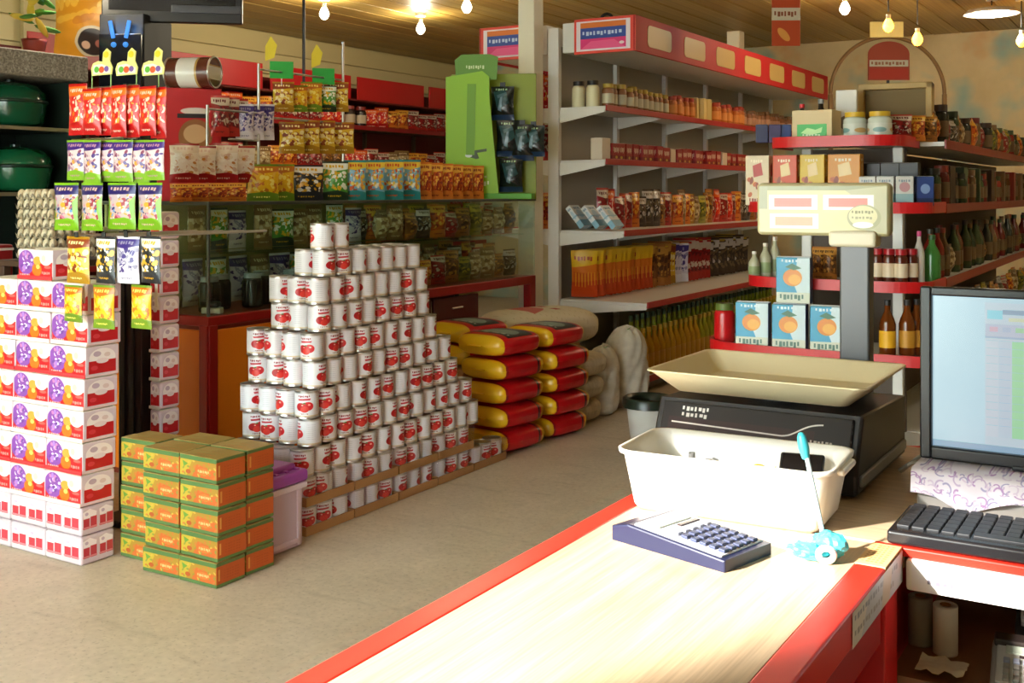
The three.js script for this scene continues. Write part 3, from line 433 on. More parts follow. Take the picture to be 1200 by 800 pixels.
// ---------- lilac bin with purple lid ----------
{
  const o = thing('storage_bin', 'translucent lilac storage bin with purple lid beside the tea cartons', 'bin', 3.33, -3.27, 0.001, 0.0);
  put(o, 'bin_body', rbox(0.34, 0.25, 0.24, 0.012, 2), mat('#cdb9cb', 0.4), 0, 0.126, 0);
  for (const z of [-0.09, 0.09]) put(o, 'rib', rbox(0.01, 0.23, 0.02, 0.004), mat('#dccbdb', 0.4), 0.171, 0.125, z); put(o, 'rib', rbox(0.01, 0.02, 0.2, 0.004), mat('#dccbdb', 0.4), 0.171, 0.03, 0);
  put(o, 'rim', rbox(0.37, 0.025, 0.265, 0.008), mat('#e4d6e2', 0.4), 0, 0.25, 0);
  const lid = put(o, 'lid', rbox(0.375, 0.05, 0.27, 0.014, 2), mat('#9c43a6', 0.4), 0, 0.29, 0); for (let i = 0; i < 4; i++) put(lid, 'ridge', rbox(0.34, 0.01, 0.02, 0.004), mat('#a951b3', 0.4), 0, 0.027, -0.09 + i * 0.06);
  put(o, 'lid_top', rbox(0.3, 0.03, 0.2, 0.012, 2), mat('#9c43a6', 0.4), 0, 0.325, 0);
}
// ---------- candy egg boxes ----------
{
  const W = 0.222, Hh = 0.124, Dp = 0.16;
  const front = printed('candyfront', 256, 160, (g) => { rect(g, 0, 0, 256, 160, '#e8d0d4'); rect(g, 0, 92, 256, 58, '#c4161f'); rect(g, 0, 150, 256, 10, '#eeb4b0'); rect(g, 118, 66, 138, 84, '#cb1820'); ell(g, 60, 70, 62, 66, '#8446a0'); { let q = 4711; const R = () => (q = (q * 16807) % 2147483647) / 2147483647; for (let i = 0; i < 30; i++) { const t = R() * 6.28, r = Math.sqrt(R()) * 0.85; ell(g, 60 + Math.cos(t) * r * 56, 70 + Math.sin(t) * r * 60, 6 + R() * 9, 5 + R() * 8, ['#a678c6', '#d0c2e4', '#6a3a90', '#c07ab0', '#f0e6f2', '#8446a0'][i % 6], t); } } ell(g, 142, 108, 36, 36, '#ea6c18'); ell(g, 146, 60, 30, 24, '#ee9a3c'); ell(g, 210, 46, 46, 38, '#f8ece4'); ell(g, 192, 46, 16, 18, '#f2d4b0'); ell(g, 222, 92, 26, 8, '#e06058'); ell(g, 150, 92, 14, 12, '#f6c864'); marks(g, 14, 132, 80, 10, '#f0b8b4', 6); marks(g, 180, 116, 60, 16, '#e89a92', 5); }, 0.4);
  const side = printed('candyside', 192, 160, (g) => { rect(g, 0, 0, 192, 160, '#ddd0d8'); ell(g, 96, 62, 76, 50, '#faf4f2'); ell(g, 66, 40, 22, 14, '#c3b0c0'); ell(g, 124, 48, 18, 12, '#e6d6d2'); rect(g, 18, 76, 156, 66, '#c41620'); ell(g, 96, 78, 36, 14, '#f0e4e4'); ell(g, 50, 112, 20, 12, '#d8404a'); rect(g, 0, 148, 192, 12, '#ecd2d4'); }, 0.4);
  const wrap = printed('candywrap', 192, 128, (g) => { rect(g, 0, 0, 192, 128, '#cfc0c8'); for (let i = 0; i < 2; i++) { const x = 8 + i * 94; poly(g, [[x, 20], [x + 40, 8], [x + 80, 26], [x + 76, 50], [x + 4, 50]], '#f4eef0'); rect(g, x + 4, 52, 34, 48, '#bb3642'); rect(g, x + 44, 46, 36, 54, '#c03a48'); rect(g, x, 90, 82, 8, '#d98088'); ell(g, x + 22, 30, 10, 8, '#c3b3c8'); } }, 0.22);
  const gg = rbox(W - 0.003, Hh - 0.002, Dp, 0.006), front6 = [side, side, M.white, M.white, front, front];
  const A0 = 2.8, B1 = -3.65; const label = (i, t) => `white and red candy box, ${ord(i + 1)} from the black stand, ${ord(t + 1)} row up`;
  for (let t = 0; t < 10; t++) {
    const wrapRow = t < 2, hh = wrapRow ? 0.112 : Hh; const skip = t === 8 ? 1 : t === 9 ? 2 : 0;
    for (let i = 0; i < 4; i++) {
      if ((t === 8 && i > 2) || (t === 9 && i !== 1)) continue;
      if (t === 7 && i < 0) continue;
      const h = wrapRow ? t * 0.113 : 0.226 + (t - 2) * Hh, o = new THREE.Group(); o.name = wrapRow ? 'wrapped_candy_pack' : 'candy_box';
      if (wrapRow) { put(o, 'pack', rbox(W - 0.002, 0.111, Dp, 0.012, 2), wrap, 0, 0.0555, 0); put(o, 'film_seam', box(W - 0.02, 0.002, 0.01), M.film, 0, 0.1115, 0.05); }
      else { put(o, 'carton_body', gg, front6, 0, Hh / 2, 0); put(o, 'tray_lip', rbox(W - 0.002, 0.016, 0.006, 0.002), mat(t % 3 ? '#f3dcd6' : '#d8343a', 0.4), 0, 0.009, Dp / 2 + 0.002); }
      place(o, wrapRow ? `shrink-wrapped white and red candy pack, ${ord(i + 1)} from the corner, ${t ? 'upper' : 'floor'} row` : label(i, t - 2), 'candy box', A0 + Dp / 2 + (t > 5 ? rr(0, 0.006) : 0) + 0.012 * Math.max(0, t - 2) * 0.4, B1 - W / 2 - i * W - rr(0, 0.002), h + 0.001, 0, 'stack of candy boxes');
    }
  }
  // slim column of the same boxes on the far side of the black stand
  for (let t = 0; t < 11; t++) { const o = new THREE.Group(); o.name = 'candy_box'; put(o, 'carton_body', rbox(0.075, Hh - 0.002, 0.11, 0.014, 2), [side, side, M.white, M.white, side, side], 0, Hh / 2, 0); put(o, 'tray_lip', rbox(0.07, 0.014, 0.005, 0.002), M.white, 0, 0.008, 0.057); place(o, `white and red candy box, ${ord(t + 1)} up the slim column before the orange cabinet`, 'candy box', 3.4, -3.865, t * Hh + 0.001, rr(-0.03, 0.03), 'slim column of candy boxes'); }
}
// ---------- printed pouches ----------
const bagArt = {
  red: ['#d01c1c', '#ee6a1c', '#f4c8b4', '#b81014'], purple: ['#e0c8cc', '#42207a', '#b98a9a', '#7fae2a'], greenPurple: ['#c9b4bc', '#2c2268', '#e0b8a8', '#7fb41e'], darkBrown: ['#2a211c', '#c9c3bb', '#6b5a40', '#3b2c22'],
  yellow: ['#e2b010', '#c06a14', '#f3dd70', '#6b8a1e'], whiteRed: ['#efe7da', '#e6d8c4', '#d8b8a4', '#a31218'], orange: ['#c95a14', '#e8b040', '#8a2414', '#d97a2a'], darkRed: ['#8f1216', '#c9b9a4', '#5a0c10', '#b3261f'],
  black: ['#1d1d22', '#e8e4da', '#d9a21e', '#23242c'], greenWhite: ['#4f9a35', '#eef0e2', '#e0b020', '#223824'], lilac: ['#cfc8d6', '#3a2a78', '#8f8aa8', '#e2dfe8'], blueOrange: ['#7fb6cf', '#e8c23a', '#d0551c', '#2f8a8a'], brown: ['#7a4a1e', '#c08a3a', '#4a2a14', '#a8682a'], gold: ['#d8b02a', '#8a3a18', '#f0e0a0', '#a87a14'], tan: ['#b49a68', '#7a5a34', '#d8c8a0', '#8c6c40'], olive: ['#6c6a24', '#b8a83c', '#3f4a1a', '#8c8a34'],
};
function bagMat(kind) {
  const [c0, c1, c2, c3] = bagArt[kind], s = kind.length * 13 + kind.charCodeAt(0);
  const extra = { red: ['#f2a03a', '#f8e0d0', '#e0402a'], purple: ['#d89a3a', '#f0e6e0', '#8a3a5a', '#5a6ab0'], greenPurple: ['#e8a83a', '#f2ece0', '#a83a4a', '#5a9ad0', '#d87a9a'], blueOrange: ['#e8a03a', '#f0e8d0'], whiteRed: ['#c9863a', '#f6f0e6'] }[kind] ?? [c2, c1];
  return printed('bag' + kind, 128, 192, (g) => {
    rect(g, 0, 0, 128, 192, c0); let q = s * 97711 + 7919; const R = () => (q = (q * 16807) % 2147483647) / 2147483647; for (let i = 0; i < 9; i++) R();
    const pal = [c0, c2, c1, c2, ...extra, c0];
    for (let i = 0; i < 64; i++) ell(g, 8 + R() * 112, 46 + R() * 98, 3 + R() * 11, 3 + R() * 9, pal[Math.floor(R() * pal.length)], R() * 3);
    poly(g, [[0, 10], [128, 10], [128, 34 + R() * 14], [64, 48], [0, 36 + R() * 14]], c1); marks(g, 16, 18, 92, 14, c2, 6);
    poly(g, [[0, 152], [60 + R() * 30, 142], [128, 154], [128, 192], [0, 192]], c3); marks(g, 26, 166, 70, 8, c2, 7); rect(g, 0, 0, 128, 10, c3);
    if (kind === 'greenPurple') { poly(g, [[0, 60], [16, 70], [12, 160], [0, 160]], c3); poly(g, [[128, 50], [108, 80], [116, 160], [128, 160]], c3); }
  }, 0.28);
}
function bagThing(kind, w, h, t, name = 'snack_bag') { const o = new THREE.Group(); o.name = name; put(o, 'pouch', pouch(w, h, t), bagMat(kind)); put(o, 'top_seal', rbox(w * 0.98, h * 0.05, 0.003, 0.001), mat(bagArt[kind][3], 0.35), 0, h * 0.975, 0); return o; }

// ---------- black candy stand ----------
const SA = 3.3;
{
  const c = atA(158, 400, SA + 0.05), o = thing('display_stand', 'black steel display stand with hooks between the candy boxes', 'display stand', c.a, c.b, 0);
  put(o, 'column', rbox(0.15, 1.9, 0.06, 0.008), mat('#171315', 0.45), 0, 0.95, 0); for (const x of [-0.03, 0.03]) put(o, 'groove_rail', box(0.012, 1.88, 0.01), M.black, x, 0.95, 0.033);
  put(o, 'foot_plate', rbox(0.16, 0.03, 0.3, 0.01), M.black, 0, 0.015, 0.0);
  for (const v of [100, 163, 213, 274, 333]) { const y = EYE + (HORIZON - v) * 4.75 / F; put(o, 'hook_bar', cyl(0.006, 0.44, 10), M.steel, -0.15, y + 0.012, 0.045, 0, 0, Math.PI / 2); put(o, 'bracket', box(0.02, 0.02, 0.05), M.black, 0, y + 0.012, 0.03); }
  for (const [u, low] of [[92, 1], [124, 1], [150, 0], [177, 1]]) { const q = atA(u, 276, 2.76), x = q.b - c.b, L = c.a - 2.75; put(o, 'hook_arm', cyl(0.005, L, 8), M.steel, x, q.h, L / 2, Math.PI / 2); put(o, 'arm_stop', rbox(0.02, 0.02, 0.006, 0.002), M.black, x, q.h + 0.004, L); if (low) put(o, 'clip_strip', box(0.014, 0.26, 0.002), M.white, x, q.h - 0.13, L - 0.034); }
  put(o, 'arm_bar', cyl(0.006, 0.42, 8), M.steel, -0.13, atA(124, 276, 2.76).h, 0.03, 0, 0, Math.PI / 2);
  for (const u of [108, 130, 160, 186]) { const p = atA(u, 95, SA); put(o, 'card_wire', cyl(0.003, 0.14, 6), mat('#8fb36a', 0.4), p.b - c.b, p.h - 0.03, 0.05); }
}
const hang = (kind, u, v0, v1, wpx, a, label, group, t = 0.04, name = 'snack_bag') => { const p = atA(u, v1, a), q = atA(u, v0, a), k = p.d / F / CS; return place(bagThing(kind, +(wpx * k).toFixed(3), +(q.h - p.h).toFixed(3), t, name), label, 'snack bag', a, p.b, p.h, rr(-0.12, 0.12), group); };
[90, 106, 122, 139, 156, 172, 187].forEach((u, i) => hang('red', u + rr(-2, 2), 101 + rr(-3, 3), 159 + rr(-3, 3), 25, SA - 0.03 * (i % 2) - 0.02, `red candy bag, ${ord(i + 1)} in the top row of the black stand`, 'red bags on the stand'));
[90, 108, 126, 144, 163, 181].forEach((u, i) => hang('purple', u, 164, 213 + rr(-2, 2), 27, SA - 0.03 * (i % 2) - 0.02, `cream and purple candy bag on the black stand, ${ord(i + 1)} in the second row`, 'purple bags on the stand'));
[78, 108, 143, 176].forEach((u, i) => hang('greenPurple', u, 214, 269 + rr(-2, 2), 37, SA - 0.03 * (i % 2) - 0.02, `green and purple candy bag on the black stand, ${ord(i + 1)} in the third row`, 'green bags on the stand'));
[[92, 'gold'], [124, 'black'], [150, 'lilac'], [177, 'black']].forEach(([u, k], i) => hang(k, u, 277, 332, i === 0 ? 38 : 32, 2.76 - 0.012 * (i % 2), `${['gold and white', 'black and yellow', 'silver grey', 'black and white'][i]} pouch on the black stand, ${ord(i + 1)} in the fourth row`, 'pouches on the stand'));
[86, 122, 166].forEach((u, i) => hang('yellow', u, 334, 385 + (i === 0 ? -8 : 0), 29, 2.75 - 0.012 * i, `yellow and green pouch on the black stand, ${ord(i + 1)} in the lowest row`, 'yellow pouches on the stand'));
[120, 149, 180].forEach((u, i) => {
  const p = atA(u, 88, SA), o = thing('header_card', `yellow edged header card standing on top of the black stand, ${ord(i + 1)} from the wall side`, 'sign', SA, p.b, p.h, 0, 'header cards on the stand');
  const s = new THREE.Shape(); [[-0.055, 0], [0.055, 0], [0.06, 0.03], [0.045, 0.06], [0.05, 0.1], [0.028, 0.118], [0.008, 0.1], [0.004, 0.06], [-0.02, 0.064], [-0.05, 0.055], [-0.06, 0.03]].forEach(([x, y], k) => k ? s.lineTo(x, y) : s.moveTo(x, y));
  const g = new THREE.ExtrudeGeometry(s, { depth: 0.004, bevelEnabled: false }); put(o, 'card_board', g, mat('#e6e08a', 0.5)); o.scale.set(1.2, 1, 1);
  const s2 = new THREE.Shape(); [[-0.048, 0.006], [0.048, 0.006], [0.05, 0.03], [0.0, 0.05], [-0.046, 0.046]].forEach(([x, y], k) => k ? s2.lineTo(x, y) : s2.moveTo(x, y)); put(o, 'card_print', new THREE.ShapeGeometry(s2), mat('#f3ead8', 0.5), 0, 0, 0.0046);
  for (const [x, y, r, c] of [[-0.028, 0.026, 0.014, '#5fae3c'], [0.0, 0.024, 0.015, '#d8572c'], [0.028, 0.026, 0.013, '#7a58a4'], [0.026, 0.09, 0.015, '#d9c522']]) put(o, 'dot', new THREE.CircleGeometry(r, 18), mat(c, 0.5), x, y, 0.005);
});
// ---------- glass display case ----------
const GA0 = 3.83, GA1 = 7.0, GB1 = -4.05, GB0 = -4.83, GT = 1.395, GM = 0.845;
{
  const o = thing('display_case', 'long glass display case with orange cabinet base and red frame', 'display case', (GA0 + GA1) / 2, (GB0 + GB1) / 2, 0);
  const L = GA1 - GA0, W = GB1 - GB0, red = mat('#9c1413', 0.35), or = mat('#ea8016', 0.4), splitA = 1.35;   // near part: panels; far part: open drawers behind glass
  const zN = L / 2, zS = zN - splitA;
  put(o, 'cabinet_core', box(W - 0.04, GM - 0.04, splitA - 0.03), mat('#7a2410', 0.6), 0, (GM - 0.04) / 2, zN - splitA / 2);
  put(o, 'cabinet_core', box(W - 0.04, 0.42, L - splitA), mat('#7a2410', 0.6), 0, 0.21, (zS - L / 2) / 2);
  put(o, 'base_rail', rbox(W, 0.05, L, 0.008), red, 0, GM - 0.025, 0).scale.z = splitA / L; o.children[o.children.length - 1].position.z = zN - splitA / 2;
  // end panels
  const ew = (W - 0.06 * 3) / 2; for (let i = 0; i < 2; i++) put(o, 'panel', rbox(ew + 0.03, GM - 0.1, 0.02, 0.004), or, -W / 2 + 0.06 + ew / 2 + i * (ew + 0.06), GM / 2 - 0.02, zN - 0.012);
  for (let i = 0; i < 3; i++) put(o, 'stile', rbox(0.055, GM - 0.05, 0.03, 0.004), red, -W / 2 + 0.03 + i * (ew + 0.06), GM / 2 - 0.02, zN - 0.008);
  // aisle face panels of the near part
  for (let i = 0; i < 3; i++) put(o, 'panel', rbox(0.02, GM - 0.1, 0.39, 0.004), or, W / 2 - 0.012, GM / 2 - 0.02, zN - 0.26 - i * 0.44);
  for (let i = 0; i < 4; i++) put(o, 'stile', rbox(0.03, GM - 0.05, 0.055, 0.004), red, W / 2 - 0.008, GM / 2 - 0.02, zN - 0.03 - i * 0.44);
  // far part: drawers behind a red frame
  const fl = L - splitA, zc = (zS - L / 2) / 2;
  put(o, 'rail', rbox(0.05, 0.06, fl, 0.006), red, W / 2 - 0.025, GM - 0.03, zc); put(o, 'rail', rbox(0.05, 0.06, fl, 0.006), red, W / 2 - 0.025, 0.45, zc); put(o, 'rail', rbox(W, 0.04, fl, 0.006), mat('#5a1512', 0.5), 0, 0.44, zc);
  put(o, 'stile', rbox(0.06, GM - 0.4, 0.08, 0.006), red, W / 2 - 0.03, (GM + 0.4) / 2, -L / 2 + 0.04);
  for (let i = 0; i < 2; i++) { const d = put(o, 'drawer', rbox(0.02, 0.27, 0.52, 0.004), mat('#57130f', 0.35), W / 2 - 0.06, 0.63, zS - 0.32 - i * 0.55); put(d, 'handle', rbox(0.012, 0.012, 0.12, 0.004), M.steel, 0.016, 0.06, 0); }
  put(o, 'lower_panel', rbox(0.02, 0.38, fl - 0.1, 0.004), mat('#a3300f', 0.4), W / 2 - 0.012, 0.22, zc); put(o, 'plinth', box(W - 0.06, 0.05, L - 0.04), M.black, 0, 0.025, 0);
  put(o, 'back_panel', box(0.02, GT - GM, L - 0.02), mat('#8f8350', 0.7), -W / 2 + 0.02, (GT + GM) / 2, 0); put(o, 'case_floor', box(W - 0.03, 0.016, L - 0.03), mat('#8a3a22', 0.5), 0, GM - 0.008, 0);
  // glass
  put(o, 'glass_pane', box(0.006, GT - GM - 0.01, L - 0.02), M.glass, W / 2 - 0.006, (GT + GM) / 2, 0); put(o, 'glass_pane', box(W - 0.03, GT - GM - 0.01, 0.006), M.glass, 0, (GT + GM) / 2, zN - 0.006); put(o, 'glass_top', box(W, 0.008, L), mat('#d8ece2', 0.04, 0, { transmission: 0.9, thickness: 0, ior: 1.45 }), 0, GT + 0.001, 0);
  put(o, 'glass_shelf', box(W - 0.12, 0.008, L - 0.08), M.glass, -0.02, GM + 0.3, 0);
  const al = mat('#585d55', 0.3, 0.6); put(o, 'edge_profile', rbox(0.014, 0.018, L, 0.003), al, W / 2 - 0.004, GT, 0); put(o, 'edge_profile', rbox(W, 0.018, 0.014, 0.003), al, 0, GT, zN - 0.004); put(o, 'corner_profile', rbox(0.014, GT - GM, 0.014, 0.003), al, W / 2 - 0.006, (GT + GM) / 2, zN - 0.006);
}
// goods in the case
for (let i = 0; i < 6; i++) { const a = 3.98 + i * 0.15; const o = thing('dark_jar', `dark jar with grey lid inside the glass case, ${ord(i + 1)} from its near end`, 'jar', a, -4.2 - (i % 2) * 0.08, GM + 0.003, 0, 'dark jars in the glass case'); put(o, 'glass_body', lathe('djar', [[0.001, 0], [0.05, 0], [0.055, 0.01], [0.055, 0.13], [0.045, 0.15], [0.04, 0.152]], 20), mat('#22201c', 0.2)); put(o, 'lid', cyl(0.045, 0.025, 20), M.grey, 0, 0.164, 0); }
{ const o = thing('shoe_brush', 'black and white brush on the case floor near the corner', 'brush', 3.93, -4.14, GM + 0.003, 0.4); put(o, 'handle', rbox(0.1, 0.03, 0.05, 0.012, 2), M.black, 0, 0.045, 0); put(o, 'bristle_block', rbox(0.1, 0.03, 0.05, 0.006), M.white, 0.01, 0.015, 0); }
{
  const kinds = ['tan', 'greenWhite', 'lilac', 'tan', 'greenWhite', 'tan'], shelfH = GM + 0.306; let n = 0;
  for (let i = 0; i < 9; i++) { const k = kinds[i % 6]; place(bagThing(k, 0.15, 0.2 + rr(0, 0.04), 0.07), `${k === 'tan' ? 'tan' : k === 'lilac' ? 'pale grey' : 'green and white'} packet on the glass shelf inside the case, ${ord(i + 1)} from its near end`, 'packet', 4.0 + i * 0.155, -4.3 - rr(0, 0.05), shelfH, Math.PI / 2 + rr(-0.3, 0.3), 'packets on the glass shelf'); }
  // brown packs standing close together in the far half, pale ones in the near half
  const kk = ['brown', 'tan', 'orange', 'olive', 'brown', 'darkRed', 'tan', 'darkBrown'], nm = { brown: 'brown', tan: 'tan', orange: 'orange', olive: 'olive', darkRed: 'dark red', darkBrown: 'dark brown', lilac: 'pale grey', greenWhite: 'green and white' };
  for (const [b, row] of [[-4.19, 'front'], [-4.36, 'second'], [-4.54, 'rear']]) for (let l = 0; l < 2; l++) for (let i = 0; i < 11; i++) { const k = kk[(i * 3 + l * 5 + (row.length % 4)) % 8], o = new THREE.Group(); o.name = 'dry_goods_pack'; put(o, 'pouch', pouch(0.14, +(0.165 + 0.025 * ((i * 7 + l) % 3) + (row === 'front' || l ? 0 : 0.04)).toFixed(3), 0.1), bagMat(k)); put(o, 'top_seal', rbox(0.13, 0.01, 0.004, 0.001), mat('#8a7a50', 0.5), 0, 0.16 + 0.025 * ((i * 7 + l) % 3) + (row === 'front' || l ? 0 : 0.04), 0); place(o, `${nm[k]} dry goods pack, ${ord(i + 1)} in the ${row} row on the case ${l ? 'glass shelf' : 'floor'}`, 'packet', 5.35 + i * 0.15 + rr(-0.01, 0.01), b, (l ? GM + 0.306 : GM) + 0.003, Math.PI / 2 + rr(-0.25, 0.25), 'packs standing in the glass case'); }
  for (let i = 0; i < 8; i++) { const k = ['tan', 'lilac', 'greenWhite', 'lilac'][i % 4]; place(bagThing(k, 0.16, 0.25, 0.09), `${nm[k]} packet behind the dark jars inside the case, ${ord(i + 1)} from its near end`, 'packet', 3.98 + i * 0.165, -4.5, GM + 0.003, Math.PI / 2 + rr(-0.2, 0.2), 'pale packets in the glass case'); }
}
// ---------- goods and hanging racks on the case ----------
{
  const p = atB(243, 235, -4.33), q = atB(303, 235, -4.33), r = atB(402, 235, -4.33);
  const o = thing('bag_rack', 'thin chrome pole rack holding hanging bags on the glass case', 'rack', p.a, -4.33, GT + 0.006);
  for (const [s, hh] of [[p, 0.5], [q, 0.75], [r, 0.95]]) { put(o, 'pole', cyl(0.008, hh, 10), M.steel, 0, hh / 2, -(s.a - p.a)); put(o, 'pole_foot', cyl(0.03, 0.01, 16), M.steel, 0, 0.005, -(s.a - p.a)); }
  for (const [y, z0, z1] of [[0.33, 0.15, q.a - p.a], [0.48, -0.0, q.a - p.a], [0.46, q.a - p.a, r.a - p.a], [0.72, q.a - p.a, r.a - p.a]]) put(o, 'cross_bar', cyl(0.006, Math.abs(z1 - z0), 8), M.steel, 0, y, -(z0 + z1) / 2, Math.PI / 2);
}
const onCase = (kind, u, v0, v1, wpx, b, label, group, t = 0.06, name = 'snack_bag', stand = false) => { const p = atB(u, v1, b), q = atB(u, v0, b), k = p.d / F; const hh = Math.max(0.06, +(q.h - p.h).toFixed(3)); return place(bagThing(kind, +(wpx * k * 1.25).toFixed(3), hh, t, name), label, 'snack bag', p.a, b, stand ? GT + 0.006 : p.h, Math.PI / 2 - 0.75 + rr(-0.15, 0.15), group); };
[[216, 44], [236, 36], [262, 40], [282, 30]].forEach(([u], i) => onCase('whiteRed', u, 168 + i % 2 * 3, 214, 27, -4.29 - 0.03 * (i % 2), `white and red snack bag hanging over the case, ${ord(i + 1)} from the candy stand`, 'white bags over the case'));
[212, 232, 254, 276].forEach((u, i) => onCase('orange', u, 214, 236, 20, -4.23, `small orange packet standing on the case top, ${ord(i + 1)} from the candy stand`, 'small orange packets', 0.05, 'snack_bag', true));
[[308, 30], [330, 24]].forEach(([u, w], i) => onCase('yellow', u, 183, 226, w, -4.25 - 0.05 * i, `yellow snack bag standing on the case top, ${ord(i + 1)} from the white bags`, 'yellow bags on the case', 0.07, 'snack_bag', true));
onCase('black', 360, 186, 228, 30, -4.28, 'black snack bag standing on the case top after the yellow ones', 'case top bags', 0.07, 'snack_bag', true);
onCase('greenWhite', 393, 184, 230, 24, -4.25, 'green and white snack bag on the case top beside blue packs', 'case top bags', 0.07, 'snack_bag', true);
[416, 438, 460, 480].forEach((u, i) => onCase('blueOrange', u, 187, 234, 21, -4.21, `blue and orange pack standing on the case top, ${ord(i + 1)} from its near end`, 'blue packs on the case', 0.07, 'snack_bag', true));
[497, 510, 522, 534, 546, 558].forEach((u, i) => onCase('orange', u, 188 + i, 232, 15, -4.21, `orange red pack on the case top before the green stand, ${ord(i + 1)} in its row`, 'orange packs on the case', 0.06, 'snack_bag', true));
[[342, 143], [360, 141], [378, 141], [400, 143]].forEach(([u, v], i) => onCase('gold', u, v, 180, 24, -4.33, `golden snack bag hanging from the case rack, ${ord(i + 1)} in the lower row`, 'golden bags on the rack'));
[[332, 'gold'], [348, 'yellow'], [365, 'yellow'], [382, 'greenWhite'], [396, 'gold']].forEach(([u, k], i) => onCase(k, u, 96 + (i % 2) * 4, 131, 20, -4.33, `yellow toned snack bag hanging from the case rack, ${ord(i + 1)} in the upper row`, 'upper rack bags'));
[287, 299, 311].forEach((u, i) => onCase('lilac', u, 122, 164, 17, -4.35, `purple and white bag hanging from the case rack, ${ord(i + 1)} of three`, 'purple bags on the rack'));
[258, 270, 280].forEach((u, i) => onCase('darkRed', u, 112 + i * 2, 160, 17, -4.39, `dark red bag hanging from the case rack, ${ord(i + 1)} of three`, 'dark red rack bags'));
[[330, 72, 92], [379, 80, 99]].forEach(([u, v0, v1], i) => { const p = atB(u, v1, -4.33), q = atB(u, v0, -4.33), o = thing('price_flag', `green card topped with a yellow paper leaf, ${ord(i + 1)} on the case rack`, 'sign', p.a, -4.33, p.h, Math.PI / 2 - 0.75, 'green cards on the rack'); put(o, 'card', rbox(0.13, q.h - p.h, 0.006, 0.002), mat('#23a03a', 0.5), 0, (q.h - p.h) / 2, 0); const s = new THREE.Shape(); [[-0.03, 0], [0.02, 0.02], [0.035, 0.09], [0, 0.14], [-0.03, 0.08]].forEach(([x, y], k) => k ? s.lineTo(x, y) : s.moveTo(x, y)); put(o, 'leaf', new THREE.ExtrudeGeometry(s, { depth: 0.003, bevelEnabled: false }), mat('#d8c22a', 0.5), i ? -0.04 : -0.06, q.h - p.h, 0); put(o, 'card_wire', cyl(0.003, 0.1, 6), M.steel, 0, -0.05, 0); });
// red crisps display behind the white bags
{
  const c = atB(222, 170, -4.68), o = thing('crisps_display', 'red printed cardboard display with brown snack picture on the case', 'display', c.a, -4.68, GT + 0.006, Math.PI / 2 - 0.75);
  put(o, 'board', rbox(0.34, 0.62, 0.02, 0.004), printed('crisps', 128, 256, (g) => { rect(g, 0, 0, 128, 256, '#b00e14'); ell(g, 76, 52, 30, 8, '#cfc0b4'); rect(g, 40, 58, 60, 10, '#1a1012'); ell(g, 76, 110, 34, 40, '#8a5428'); ell(g, 76, 104, 24, 22, '#c4966a'); rect(g, 34, 146, 86, 30, '#9c2a1c'); marks(g, 40, 190, 70, 18, '#f0d0c0', 6); }, 0.4), 0, 0.31, 0); put(o, 'strut', box(0.03, 0.5, 0.12), M.cardboard, 0, 0.25, -0.07);
}
